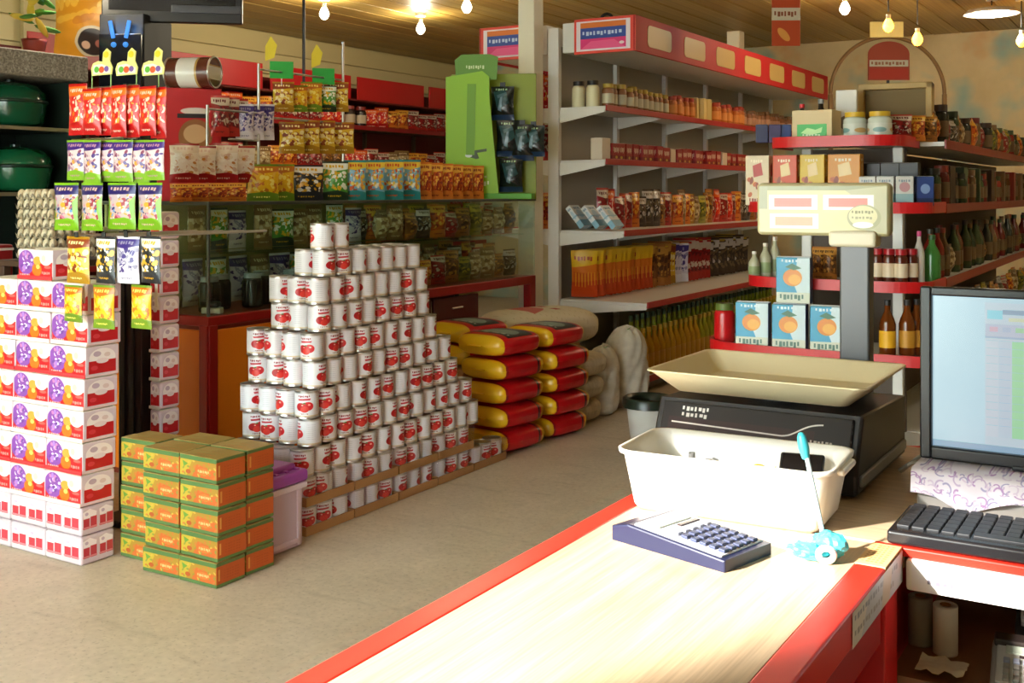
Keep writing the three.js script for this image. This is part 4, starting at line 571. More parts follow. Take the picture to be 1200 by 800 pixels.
// green cardboard stand with blister packs
{
  const p = atB(556, 226, -4.33), o = thing('cardboard_stand', 'lime green cardboard display stand with white print on the case', 'display stand', p.a, p.b, GT + 0.006, 0.42);
  const Hh = 1.02, s = new THREE.Shape(); [[-0.19, 0], [0.19, 0], [0.12, 0.72], [0.12, 0.86], [0.07, 0.9], [-0.19, 0.86]].forEach(([x, y], i) => i ? s.lineTo(x, y) : s.moveTo(x, y));
  put(o, 'front_board', new THREE.ExtrudeGeometry(s, { depth: 0.012, bevelEnabled: false }), mat('#8fc31c', 0.5), 0, 0, 0.08);
  const s2 = new THREE.Shape(); [[-0.14, 0.84], [0.15, 0.84], [0.16, 1.0], [0.1, Hh], [-0.1, Hh], [-0.15, 0.98]].forEach(([x, y], i) => i ? s2.lineTo(x, y) : s2.moveTo(x, y)); put(o, 'header_board', new THREE.ExtrudeGeometry(s2, { depth: 0.01, bevelEnabled: false }), mat('#5d8f22', 0.5), 0.02, 0, 0.065);
  put(o, 'fold_strip', box(0.06, 0.5, 0.006), mat('#6fa318', 0.5), -0.01, 0.56, 0.093, 0, 0, -0.02);
  put(o, 'header_print', plane(0.16, 0.05), printed('grnhead', 128, 32, (g) => { rect(g, 0, 0, 128, 32, '#5d8f22'); marks(g, 10, 8, 106, 16, '#cfe0a8', 8); }, 0.5), 0.02, 0.93, 0.076);
  put(o, 'razor_print', plane(0.2, 0.13), printed('grnmid', 128, 96, (g) => { rect(g, 0, 0, 128, 96, '#8fc31c'); poly(g, [[20, 70], [50, 40], [110, 30], [110, 44], [66, 52], [76, 80], [62, 84]], '#4a5a34'); ell(g, 28, 66, 16, 10, '#d6dccc'); }, 0.5), 0.03, 0.33, 0.0932);
  put(o, 'name_print', plane(0.22, 0.1), printed('grnlow', 128, 64, (g) => { rect(g, 0, 0, 128, 64, '#8fc31c'); marks(g, 12, 10, 90, 9, '#e6f2c4', 8); marks(g, 20, 34, 96, 20, '#f2f8dc', 7); }, 0.5), 0.04, 0.13, 0.0932);
  put(o, 'side_board', rbox(0.012, 0.84, 0.2, 0.003), mat('#7fb418', 0.5), -0.185, 0.42, -0.02); put(o, 'back_board', rbox(0.62, 0.9, 0.012, 0.003), mat('#8a9a22', 0.5), 0.12, 0.45, -0.12); put(o, 'foot_board', rbox(0.6, 0.04, 0.24, 0.004), mat('#56a61e', 0.5), 0.12, 0.02, -0.02);
  const spots = [[0.2, 0.56, 0.24], [0.24, 0.3, 0.26], [0.34, 0.27, 0.26], [0.42, 0.3, 0.22], [0.26, 0.05, 0.24]];
  spots.forEach(([x, y, h], i) => { const w = new THREE.Vector3(x, y, -0.02).applyAxisAngle(new THREE.Vector3(0, 1, 0), 0.42), b = new THREE.Group(); b.name = 'razor_pack'; put(b, 'blister', pouch(0.17, h, 0.06), printed('razor', 96, 128, (g) => { rect(g, 0, 0, 96, 128, '#16201e'); poly(g, [[10, 20], [60, 14], [80, 60], [30, 90]], '#24484a'); poly(g, [[30, 90], [44, 30], [52, 30], [46, 96]], '#6f8a98'); poly(g, [[26, 34], [66, 22], [70, 34], [30, 46]], '#4a6a70'); rect(g, 0, 108, 96, 20, '#1f3a58'); marks(g, 20, 8, 50, 8, '#a8c8a0', 5); }, 0.25)); put(b, 'hang_tab', rbox(0.04, 0.04, 0.003, 0.001), M.black, 0, h + 0.01, 0); place(b, `dark blister pack on the lime green stand, ${['upper single one', 'middle row near the board', 'middle row centre', 'middle row by the post', 'lowest one'][i]}`, 'blister pack', p.a - w.z, p.b + w.x, GT + 0.006 + y, 0.42 + rr(-0.2, 0.2), 'blister packs on the green stand'); });
}
// ---------- sacks beside the can pyramid ----------
{
  const rice = printed('rice', 256, 256, (g) => { rect(g, 0, 0, 256, 256, '#bd1018'); rect(g, 0, 206, 256, 50, '#e0b414'); rect(g, 0, 0, 256, 30, '#e2b51a'); rect(g, 0, 30, 256, 8, '#8c0c12'); for (const x of [38, 166]) { ell(g, x + 24, 96, 30, 40, '#d22a2c'); ell(g, x + 30, 84, 8, 14, '#f0c9c0'); } rect(g, 0, 188, 256, 10, '#1a1a1e'); }, 0.3);
  const riceTop = printed('ricetop', 256, 256, (g) => { rect(g, 0, 0, 256, 256, '#c01219'); rect(g, 0, 216, 256, 40, '#e0b414'); rect(g, 0, 0, 256, 34, '#e2b51a'); rect(g, 24, 60, 80, 130, '#1c211e'); ell(g, 60, 120, 24, 40, '#8fa598'); marks(g, 36, 76, 50, 12, '#c9d0c4', 5); }, 0.3);
  const Wd = 0.36, Hh = 0.132, Ln = 0.42;
  for (let c = 0; c < 2; c++) for (let t = 0; t < 5; t++) {
    const o = new THREE.Group(); o.name = 'rice_sack'; put(o, 'sack_body', sackGeo(Wd, Hh - 0.002, Ln, 'rice' + (t % 3)), t === 4 ? riceTop : rice); for (const z of [-1, 1]) put(o, 'seam', rbox(Wd * 0.28, 0.006, 0.02, 0.002), M.yellowPlastic, 0, Hh / 2, z * (Ln / 2 + 0.006));
    place(o, `red rice sack with yellow ends, ${ord(t + 1)} from the floor, ${c ? 'column beside the beige sacks' : 'column beside the cans'}`, 'sack', 5.38 + c * 0.455 + rr(-0.004, 0.004), -3.33 + (c ? 0.05 : 0) + rr(-0.012, 0.012) - (t === 4 ? 0.03 : 0), t * Hh + 0.002, -0.12 + rr(-0.03, 0.03), 'red rice sacks');
  }
  // second row behind
  for (let t = 3; t < 5; t++) { const o = new THREE.Group(); o.name = 'rice_sack'; put(o, 'sack_body', sackGeo(Wd, Hh - 0.002, Ln, 'rice' + (t % 3)), riceTop); put(o, 'seam', rbox(Wd * 0.28, 0.006, 0.02, 0.002), M.yellowPlastic, 0, Hh / 2, Ln / 2 + 0.006); place(o, `red rice sack with black print, rear row, ${t === 4 ? 'topmost' : 'second highest'}`, 'sack', 5.62, -3.72, t * Hh + 0.02, -0.2, 'red rice sacks'); }
  { const o = new THREE.Group(); o.name = 'rice_stack_carton'; put(o, 'carton_body', rbox(0.36, 3 * Hh + 0.01, 0.5, 0.01), M.cardboard, 0, (3 * Hh + 0.01) / 2, 0); put(o, 'tape', box(0.05, 0.002, 0.5), mat('#c9a46a', 0.4), 0, 3 * Hh + 0.011, 0); place(o, 'brown carton under the rear row of rice sacks', 'carton', 5.62, -3.74, 0.001, -0.1); }
  const jute = (() => { const t = dataTex(256, 256, (x, y) => { const n = fbm(x * 12, y * 12, 4) * 34 + ((Math.floor(x * 90) + Math.floor(y * 90)) % 2) * 7; return [198 + n, 184 + n, 152 + n]; }); return new THREE.MeshPhysicalMaterial({ map: t, roughness: 0.85 }); })();
  const whiteWeave = (() => { const t = dataTex(256, 256, (x, y) => { const n = fbm(x * 9, y * 9, 4, 7) * 30 + ((Math.floor(x * 100) + Math.floor(y * 100)) % 2) * 5; const gr = x > 0.66 && x < 0.70 ? 1 : 0; return [214 + n - gr * 110, 208 + n - gr * 30, 190 + n - gr * 100]; }); return new THREE.MeshPhysicalMaterial({ map: t, roughness: 0.75 }); })();
  const jutePrint = printed('juteprint', 256, 256, (g) => { rect(g, 0, 0, 256, 256, '#d8c9a8'); for (let i = 0; i < 300; i++) rect(g, (i * 53) % 256, (i * 37) % 256, 6, 2, '#c6b48e'); poly(g, [[40, 70], [150, 60], [150, 120], [60, 130]], '#c8675a'); marks(g, 50, 140, 100, 20, '#b8544a', 6); }, 0.85);
  for (let t = 0; t < 3; t++) { const o = new THREE.Group(); o.name = 'beige_sack'; put(o, 'sack_body', sackGeo(0.36, 0.15, 0.3, 'jute' + t), jute); put(o, 'seam', rbox(0.1, 0.006, 0.02, 0.002), M.cardboard, 0, 0.07, 0.155); place(o, `beige sack lying beside the white sack, ${ord(t + 1)} from the floor`, 'sack', 6.23, -3.36 + 0.02 * t, t * 0.145 + 0.002, -0.1 + 0.05 * t, 'beige sacks'); }
  { const o = new THREE.Group(); o.name = 'beige_sack'; put(o, 'sack_body', sackGeo(0.5, 0.24, 0.8, 'bigjute'), jutePrint); put(o, 'ear', new THREE.ConeGeometry(0.04, 0.1, 8), jute, -0.16, 0.14, 0.42, 1.2); place(o, 'large cream sack with red print lying behind the rice sacks', 'sack', 6.4, -3.68, 0.44, -0.35, 'beige sacks'); }
  { const o = new THREE.Group(); o.name = 'carton'; put(o, 'carton_body', rbox(0.44, 0.42, 0.7, 0.01), M.cardboard, 0, 0.21, 0); put(o, 'tape', box(0.05, 0.002, 0.7), mat('#c9a46a', 0.4), 0, 0.4205, 0); place(o, 'brown carton under the large cream sack', 'carton', 6.45, -3.81, 0.001, -0.05); }
  const slump = (w, h, k) => { const NU = 40, NV = 26, pos = [], uv = [], idx = []; for (let j = 0; j <= NV; j++) for (let i = 0; i <= NU; i++) { const v = j / NV, t = i / NU * 2 * Math.PI, prof = v < 0.06 ? 0.75 + v * 4 : v < 0.62 ? 1.0 + 0.08 * Math.sin(v * 5) : Math.pow(Math.max(0, 1 - Math.pow((v - 0.62) / 0.38, 2.2)), 0.55), n = 1 + 0.26 * fbm(Math.cos(t) * 1.3 + k, Math.sin(t) * 1.3 + v * 2.2, 3, k) + 0.035 * Math.sin(t * 9 + v * 5 + k) * (v > 0.3 ? 1 : v * 3); pos.push(Math.cos(t) * w / 2 * prof * n + 0.1 * w * v * v, j ? v * h * (1 + 0.1 * fbm(Math.cos(t) * 1.2, Math.sin(t) * 1.2, 2, k + 5) * v) : 0, Math.sin(t) * w / 2 * prof * n); uv.push(i / NU, v); } for (let j = 0; j < NV; j++) for (let i = 0; i < NU; i++) { const q = j * (NU + 1) + i; idx.push(q, q + NU + 1, q + 1, q + 1, q + NU + 1, q + NU + 2); } const g = new THREE.BufferGeometry(); g.setAttribute('position', new THREE.Float32BufferAttribute(pos, 3)); g.setAttribute('uv', new THREE.Float32BufferAttribute(uv, 2)); g.setIndex(idx); g.computeVertexNormals(); return g; };
  const up = (a, b, s, label, m, turn) => { const g = new THREE.Group(); g.name = 'upright_sack'; const w = 0.29 * s, hh = 0.54 * s; put(g, 'sack_body', slump(w, hh, s * 7.3), m); put(g, 'tied_ear', sackGeo(0.05, 0.03, 0.11, 'ear' + s, 0.5), m, w * 0.12, hh * 0.93, 0, -0.5, 0.7, 0); place(g, label, 'sack', a, b, 0.001, turn, 'upright sacks'); };
  up(6.53, -3.3, 0.82, 'white woven sack standing upright at the end of the sack pile', whiteWeave, 0.4); up(6.86, -3.28, 1.0, 'pale sack with green stripe behind the white upright sack', whiteWeave, 0.1);
}
{ // small white bin
  const p = atD(760, 500, 6.4), o = thing('waste_bin', 'small white bin with dark liner on the floor beyond the scale', 'bin', p.a, p.b, 0.001);
  put(o, 'pail', lathe('pail', [[0.001, 0], [0.1, 0], [0.13, 0.24], [0.14, 0.245], [0.14, 0.255], [0.125, 0.255], [0.095, 0.01], [0.001, 0.01]], 24), mat('#cfcfc8', 0.5)); put(o, 'liner', lathe('liner', [[0.08, 0.03], [0.1, 0.2], [0.115, 0.25], [0.135, 0.272], [0.15, 0.262], [0.154, 0.215]], 20), mat('#1c2a20', 0.3, 0, { side: THREE.DoubleSide }));
}
// ---------- shelf goods ----------
function jarThing(r, h, body, lid, label) { const o = new THREE.Group(); o.name = 'jar'; put(o, 'jar_body', lathe('jar' + [r, h], [[0.001, 0], [r * 0.9, 0], [r, r * 0.12], [r, h * 0.72], [r * 0.82, h * 0.8], [r * 0.8, h * 0.82], [0.001, h * 0.82]], 16), body); put(o, 'lid', cyl(r * 0.86, h * 0.17, 16), lid, 0, h * 0.905, 0); if (label) put(o, 'paper_label', cyl(r * 1.012, h * 0.4, 16), label, 0, h * 0.38, 0); return o; }
function bottleThing(r, h, body, cap, label) { const o = new THREE.Group(); o.name = 'bottle'; put(o, 'bottle_body', lathe('bot' + [r, h], [[0.001, 0], [r * 0.92, 0], [r, r * 0.15], [r, h * 0.56], [r * 0.8, h * 0.66], [r * 0.38, h * 0.8], [r * 0.34, h * 0.92], [0.001, h * 0.92]], 14), body); put(o, 'cap', cyl(r * 0.42, h * 0.1, 12), cap, 0, h * 0.945, 0); if (label) put(o, 'paper_label', cyl(r * 1.015, h * 0.3, 14), label, 0, h * 0.3, 0); return o; }
function packThing(w, h, d, m, name = 'carton') { const o = new THREE.Group(); o.name = name; put(o, 'carton_body', rbox(w, h, d, 0.004), m, 0, h / 2, 0); put(o, 'top_flap', box(w * 0.92, 0.0016, d * 0.5), M.white, 0, h + 0.0004, 0); return o; }

// ---------- tall white double-sided shelving ----------
const WA0 = 7.3, WA1 = 12.3, WBC = -4.06, LEV = [[0.12, 0.72, 'bottom'], [0.65, 0.72, 'second lowest'], [1.165, 0.54, 'middle'], [1.69, 0.39, 'second highest'], [2.085, 0.39, 'top']];
{
  const o = thing('gondola_shelving', 'tall white gondola shelving with red shelf edges and red canopy sign', 'shelving', (WA0 + WA1) / 2, WBC, 0);
  const L = WA1 - WA0, zN = L / 2, n = 5;
  put(o, 'back_panel', box(0.02, 2.5, L), mat('#a39f92', 0.6), 0, 1.3, 0); put(o, 'plinth', box(0.9, 0.1, L - 0.02), M.grey, 0.2, 0.05, 0);
  for (let i = 0; i <= n; i++) { put(o, 'upright', rbox(0.09, 2.68, 0.05, 0.004), M.shelf, 0, 1.34, zN - i * L / n + (i ? 0 : -0.0)); }
  const tri = (dep) => memo('tri' + dep, () => new THREE.ExtrudeGeometry(new THREE.Shape([new THREE.Vector2(0, 0), new THREE.Vector2(dep, 0), new THREE.Vector2(dep, -0.025), new THREE.Vector2(0, -0.1)]), { depth: 0.012, bevelEnabled: false }));
  for (const [h, dep] of LEV) for (const s of [1, -1]) {
    if (s < 0 && dep > 0.55) continue;
    const D = s > 0 ? dep : 0.45;
    const sh = put(o, 'shelf_board', rbox(D, 0.02, L - 0.02, 0.003), M.shelf, s * (0.03 + D / 2), h - 0.011, 0);
    put(sh, 'red_edge', rbox(0.014, 0.045, L - 0.02, 0.004), mat('#a81418', 0.4), s * (D / 2 + 0.006), -0.004, 0);
    for (let i = 0; i <= n; i++) { const b = put(o, 'bracket', tri(D), M.white, s * 0.03, h - 0.021, zN - i * L / n - (i ? 0.006 : 0.012)); if (s < 0) b.rotation.y = Math.PI, b.position.z += 0.012; }
  }
  // canopy sign
  const poster = printed('poster', 256, 192, (g) => { rect(g, 0, 0, 256, 192, '#f2e3ea'); rect(g, 20, 10, 216, 34, '#e0772c'); rect(g, 20, 44, 216, 70, '#2f4a9c'); marks(g, 30, 66, 190, 26, '#c9d6ee', 11); rect(g, 20, 114, 216, 66, '#e0327a'); poly(g, [[20, 180], [70, 130], [180, 126], [236, 180]], '#f05a90'); ell(g, 216, 150, 12, 10, '#f6d8dc'); }, 0.4);
  for (const s of [1, -1]) {
    const c = put(o, 'canopy', box(0.58, 0.22, L), [M.shelf, M.shelf, M.shelf, M.shelf, M.shelf, M.shelf], s * 0.36, 2.6, 0);
    put(c, 'canopy_front', rbox(0.02, 0.26, L + 0.02, 0.004), mat('#b8121a', 0.65), s * 0.3, 0, 0);
    const frame = mat('#e64a3a', 0.4); put(c, 'end_frame', rbox(0.5, 0.26, 0.012, 0.003), frame, s * 0.06, 0, zN + 0.004);
    put(c, 'end_poster', plane(0.44, 0.22), poster, s * 0.05, 0, zN + 0.0115);
    const winG = memo('signwin', () => { const q = new THREE.Shape(); const w = 0.44, h = 0.16, r = 0.045; q.moveTo(-w / 2 + r, -h / 2); q.lineTo(w / 2 - r, -h / 2); q.quadraticCurveTo(w / 2, -h / 2, w / 2, -h / 2 + r); q.lineTo(w / 2, h / 2 - r); q.quadraticCurveTo(w / 2, h / 2, w / 2 - r, h / 2); q.lineTo(-w / 2 + r, h / 2); q.quadraticCurveTo(-w / 2, h / 2, -w / 2, h / 2 - r); q.lineTo(-w / 2, -h / 2 + r); q.quadraticCurveTo(-w / 2, -h / 2, -w / 2 + r, -h / 2); const g = new THREE.ExtrudeGeometry(q, { depth: 0.006, bevelEnabled: false }); g.rotateY(Math.PI / 2); return g; });
    for (let i = 0; i < 7; i++) put(c, 'sign_plate', winG, mat('#c2a765', 0.5), s > 0 ? 0.308 : -0.314, 0.0, zN - 0.42 - i * 0.7);
    put(c, 'top_hook', new THREE.TorusGeometry(0.05, 0.012, 8, 20, Math.PI), M.black, s * 0.0, 0.13, zN - 0.15);
  }
}
const onW = (mk, label, cat, a, b, h, turn = Math.PI / 2, group) => place(mk, label, cat, a, b, h + 0.0005, turn, group);
const WF = (dep) => WBC + 0.03 + dep;
{ // top shelf: jars
  const h = 2.085, b = WF(0.39) - 0.09; let k = 0;
  for (let a = WA0 + 0.12; a < WA1 - 0.1; a += 0.108) {
    k++; const t = k <= 2 ? 0 : k < 14 ? 1 : k < 19 ? 2 : k < 23 ? 3 : k < 31 ? 2 : 4;
    const o = t === 0 ? jarThing(0.05, 0.2, mat('#e0d8b0', 0.35), M.black) : t === 3 ? packThing(0.09, 0.2, 0.08, mat('#d9c078', 0.5)) : jarThing(0.045, 0.17 + rr(0, 0.03), mat(['', '#8c5a34', '#b8642c', '', '#8a5a3c'][t], 0.25), mat(['', '#b79a3a', '#a8321c', '', '#6a4a2a'][t], 0.4), mat(['', '#c9c2a4', '#d98a3a', '', '#b98a6a'][t], 0.5));
    onW(o, `${['cream jar with black lid', 'brown jar with pale label', 'orange brown jar', 'cream carton', 'dark brown jar'][t]}, ${ord(k)} from the near end on the top gondola shelf`, t === 3 ? 'carton' : 'jar', k < 3 ? WA0 + 0.12 : a - 0.11, k < 3 ? WBC + 0.02 + k * 0.12 : b + rr(-0.02, 0.02), h, rr(0, 3), 'goods on the top gondola shelf');
  }
}
{ // second highest: red cartons
  const h = 1.69, b = WF(0.39) - 0.07, m1 = printed('redpack', 128, 96, (g) => { rect(g, 0, 0, 128, 96, '#98151a'); rect(g, 0, 70, 128, 26, '#7a0f14'); marks(g, 14, 22, 100, 30, '#e0cdb4', 7); ell(g, 64, 80, 20, 8, '#c9a23a'); }, 0.4); let k = 0;
  for (let a = WA0 + 0.08; a < WA1 - 0.3; a += 0.135) { k++; onW(packThing(0.12, k === 1 ? 0.16 : 0.115 + rr(0, 0.02), 0.1, k % 9 === 1 ? mat('#d9cbb4', 0.5) : m1), `${k % 9 === 1 ? 'cream' : 'dark red'} carton, ${ord(k)} from the near end on the second highest shelf of white gondola`, 'carton', a, b + rr(-0.015, 0.015), h, Math.PI / 2 + rr(-0.08, 0.08), 'red cartons on the gondola'); }
}
{ // middle shelf: leaning pale books, red packs, mixed packs
  const h = 1.165, b = WBC + 0.26; const bk = printed('bluewhite', 96, 128, (g) => { rect(g, 0, 0, 96, 128, '#e6ecf0'); rect(g, 0, 90, 96, 38, '#8fc0d8'); ell(g, 48, 52, 26, 24, '#bcd8e6'); marks(g, 14, 12, 66, 12, '#5a86a8', 6); }, 0.4);
  for (let i = 0; i < 3; i++) { const o = new THREE.Group(); o.name = 'white_carton'; put(o, 'carton_body', rbox(0.045, 0.2, 0.15, 0.004), bk, 0, 0.085, 0, -0.0, 0, 0).rotation.set(0, 0, 0.7); put(o, 'spine_strip', rbox(0.047, 0.012, 0.152, 0.002), mat('#9cc4d8', 0.4), 0, 0.085, 0).rotation.set(0, 0, 0.7); place(o, `white and blue carton leaning on the middle gondola shelf, ${ord(i + 1)} from the back panel`, 'carton', WA0 + 0.13, WBC + 0.14 + i * 0.13, h + 0.012, 0, 'leaning white cartons'); }
  const kinds = ['darkRed', 'red', 'darkRed', 'red', 'darkRed', 'orange', 'darkBrown', 'darkBrown', 'darkBrown', 'brown', 'darkRed', 'orange', 'orange', 'tan', 'orange', 'gold', 'tan', 'olive', 'gold', 'brown']; let k = 0;
  for (let a = WA0 + 0.32; a < WA1 - 1.2; a += 0.115) { const kd = kinds[Math.min(kinds.length - 1, k % 20)]; k++; onW(bagThing(kd, 0.13, 0.24 + rr(0, 0.08), 0.07, 'food_packet'), `${{ darkRed: 'dark red', red: 'red', orange: 'orange', darkBrown: 'black brown', brown: 'brown', tan: 'tan', gold: 'golden', olive: 'olive' }[kd]} packet, ${ord(k)} from the near end on the middle shelf of white gondola`, 'packet', a, b + rr(-0.03, 0.02), h, Math.PI / 2 + rr(-0.5, 0.1), 'packets on the middle gondola shelf'); }
}
{ // second lowest: leaning orange-yellow packs
  const h = 0.65, b = WBC + 0.2; let k = 0;
  const oy = printed('pasta', 96, 160, (g) => { rect(g, 0, 0, 96, 160, '#c8440f'); rect(g, 0, 0, 96, 66, '#dcb01a'); poly(g, [[0, 56], [96, 44], [96, 100], [0, 108]], '#d8721a'); for (let i = 0; i < 14; i++) rect(g, 8 + i * 6, 70 + (i * 5) % 9, 3, 46, i % 2 ? '#e09a2a' : '#b83c10'); marks(g, 12, 18, 70, 14, '#a8420f', 6); }, 0.35);
  for (let a = WA0 + 0.05; a < WA1 - 1.6; a += 0.075) { k++; const t = k < 15 ? 0 : k < 20 ? 1 : k < 22 ? 2 : k < 25 ? 3 : k < 33 ? 4 : 5; const o = new THREE.Group(); o.name = 'pasta_pack'; const hh = 0.34 + rr(0, 0.05); put(o, 'pouch', pouch(0.2, t === 0 ? 0.36 : +hh.toFixed(2), 0.055), t === 0 ? oy : bagMat(['', 'brown', 'gold', 'lilac', 'darkRed', 'darkBrown'][t]), 0, 0, 0, 0.22); put(o, 'top_seal', rbox(0.19, 0.012, 0.004, 0.001), mat('#c9a21e', 0.4), 0, (t === 0 ? 0.36 : hh) * 0.97, 0.075, 0.22); place(o, `${['orange yellow pasta pack', 'brown pack', 'golden pack', 'pale lilac pack', 'dark red pack', 'dark pack'][t]}, ${ord(k)} from the near end on the second lowest gondola shelf`, 'packet', a + 0.06, b + rr(-0.02, 0.02), h + 0.012, 0.45 + 0, 'packs on the low gondola shelf'); }
}
{ // bottom: oil bottles, two rows
  const h = 0.12; let k = 0;
  for (let r = 0; r < 2; r++) { k = 0; for (let a = WA0 + 0.1 + r * 0.05; a < WA1 - 1.6; a += 0.1) { k++; const c = r ? '#8f9c2c' : k < 12 ? '#c8961e' : '#a8a428'; onW(bottleThing(0.042, r ? 0.42 : 0.34, mat(c, 0.15), mat(r ? '#35502a' : '#c8a020', 0.4), mat(r ? '#5a6a2a' : '#c9962a', 0.5)), `${r ? 'olive' : 'amber'} oil bottle, ${ord(k)} from the near end in the ${r ? 'rear' : 'front'} row of the bottom shelf`, 'bottle', a, WF(0.72) - 0.07 - r * 0.12, h, 0, 'oil bottles on the bottom gondola shelf'); } }
}
// packs on the far side of the gondola seen past the post
for (const [h, kd] of [[2.085, 'red'], [1.69, 'darkRed'], [1.165, 'orange']]) for (let i = 0; i < 4; i++) place(bagThing(kd, 0.13, 0.28, 0.08, 'food_packet'), `${{ red: 'red', darkRed: 'dark red', orange: 'orange' }[kd]} packet on the rear side of the white gondola, ${ord(i + 1)} from the near end`, 'packet', WA0 + 0.08 + i * 0.12, WBC - 0.2, h + 0.0005, rr(-0.2, 0.2), 'packets on the rear gondola side');

// ---------- right gondola with rounded end shelves ----------
const RB = -1.4, RA = 5.12, RLEV = [[0.3, 0.42], [0.72, 0.6], [1.03, 0.42], [1.385, 0.42], [1.69, 0.3]];
{
  const RA1 = 10.2, o = thing('end_gondola', 'dark gondola with rounded red edged end shelves behind the scale', 'shelving', RA, RB, 0);
  put(o, 'core_panel', box(0.04, 1.66, RA1 - RA - 0.4), mat('#4a3a2c', 0.6), 0, 0.83, -(RA1 - RA + 0.4) / 2); put(o, 'end_panel', box(0.5, 1.66, 0.03), mat('#4a3a2c', 0.6), 0, 0.83, -0.42); put(o, 'plinth', box(0.7, 0.12, RA1 - RA - 0.2), M.black, 0, 0.06, -(RA1 - RA) / 2);
  put(o, 'end_post', rbox(0.05, 1.665, 0.05, 0.006), M.shelf, -0.22, 0.8325, -0.4); put(o, 'end_post', rbox(0.05, 1.665, 0.05, 0.006), M.shelf, 0.22, 0.8325, -0.4);
  for (const [h, hw] of RLEV) {
    const ex = h === 0.72 ? 0.12 : 0;
    const s = new THREE.Shape(), lip = []; s.moveTo(-hw, 0.42); for (let i = 0; i <= 20; i++) { const t = Math.PI + i / 20 * Math.PI, x = Math.sign(Math.cos(t)) * Math.pow(Math.abs(Math.cos(t)), 0.45) * hw, y = 0.2 - Math.pow(Math.abs(Math.sin(t)), 0.6) * (0.2 + ex); s.lineTo(x, y); lip.push([x, 0, y]); } s.lineTo(hw, 0.42);
    const g = new THREE.ExtrudeGeometry(s, { depth: 0.02, bevelEnabled: false }); g.rotateX(-Math.PI / 2);
    const sh = put(o, 'end_shelf', g, M.shelf, 0, h - 0.021, 0);
    const pts = [[-hw, 0, 0.42], ...lip, [hw, 0, 0.42]].map(([x, y, z]) => new THREE.Vector3(x, 0, -z));
    const curve = new THREE.CatmullRomCurve3(pts, false, 'centripetal'), R = curve.getSpacedPoints(60), pos = [], idx = [];
    R.forEach((p, i) => { const q = R[Math.min(60, i + 1)], q0 = R[Math.max(0, i - 1)], tx = q.x - q0.x, tz = q.z - q0.z, l = Math.hypot(tx, tz) || 1, nx = -tz / l * 0.012, nz = tx / l * 0.012; for (const [ox, y] of [[0, -0.022], [1, -0.022], [1, 0.028], [0, 0.028]]) pos.push(p.x + nx * ox, y, p.z + nz * ox); });
    for (let i = 0; i < 60; i++) for (let k = 0; k < 4; k++) { const p = i * 4, n = (k + 1) % 4; idx.push(p + k, p + n, p + 4 + k, p + n, p + 4 + n, p + 4 + k); }
    const lg = new THREE.BufferGeometry(); lg.setAttribute('position', new THREE.Float32BufferAttribute(pos, 3)); lg.setIndex(idx); lg.computeVertexNormals(); put(sh, 'red_edge', lg.toNonIndexed(), mat('#c8171c', 0.35, 0, { side: THREE.DoubleSide }), 0, 0.012, 0); sh.children[0].geometry.computeVertexNormals();
    const sd = put(o, 'side_shelf', box(0.4, 0.02, RA1 - RA - 0.44), M.shelf, 0.22, h - 0.011, -(RA1 - RA + 0.44) / 2); put(sd, 'red_edge', rbox(0.012, 0.045, RA1 - RA - 0.44, 0.004), mat('#8a1a18', 0.4), 0.205, -0.002, 0);
  }
}
const endItem = (o, u, v, a, h, label, cat, turn = 0, group = 'goods on the rounded end shelves') => { const p = atA(u, v, a); return place(o, label, cat, a, p.b, h + 0.001, turn, group); };
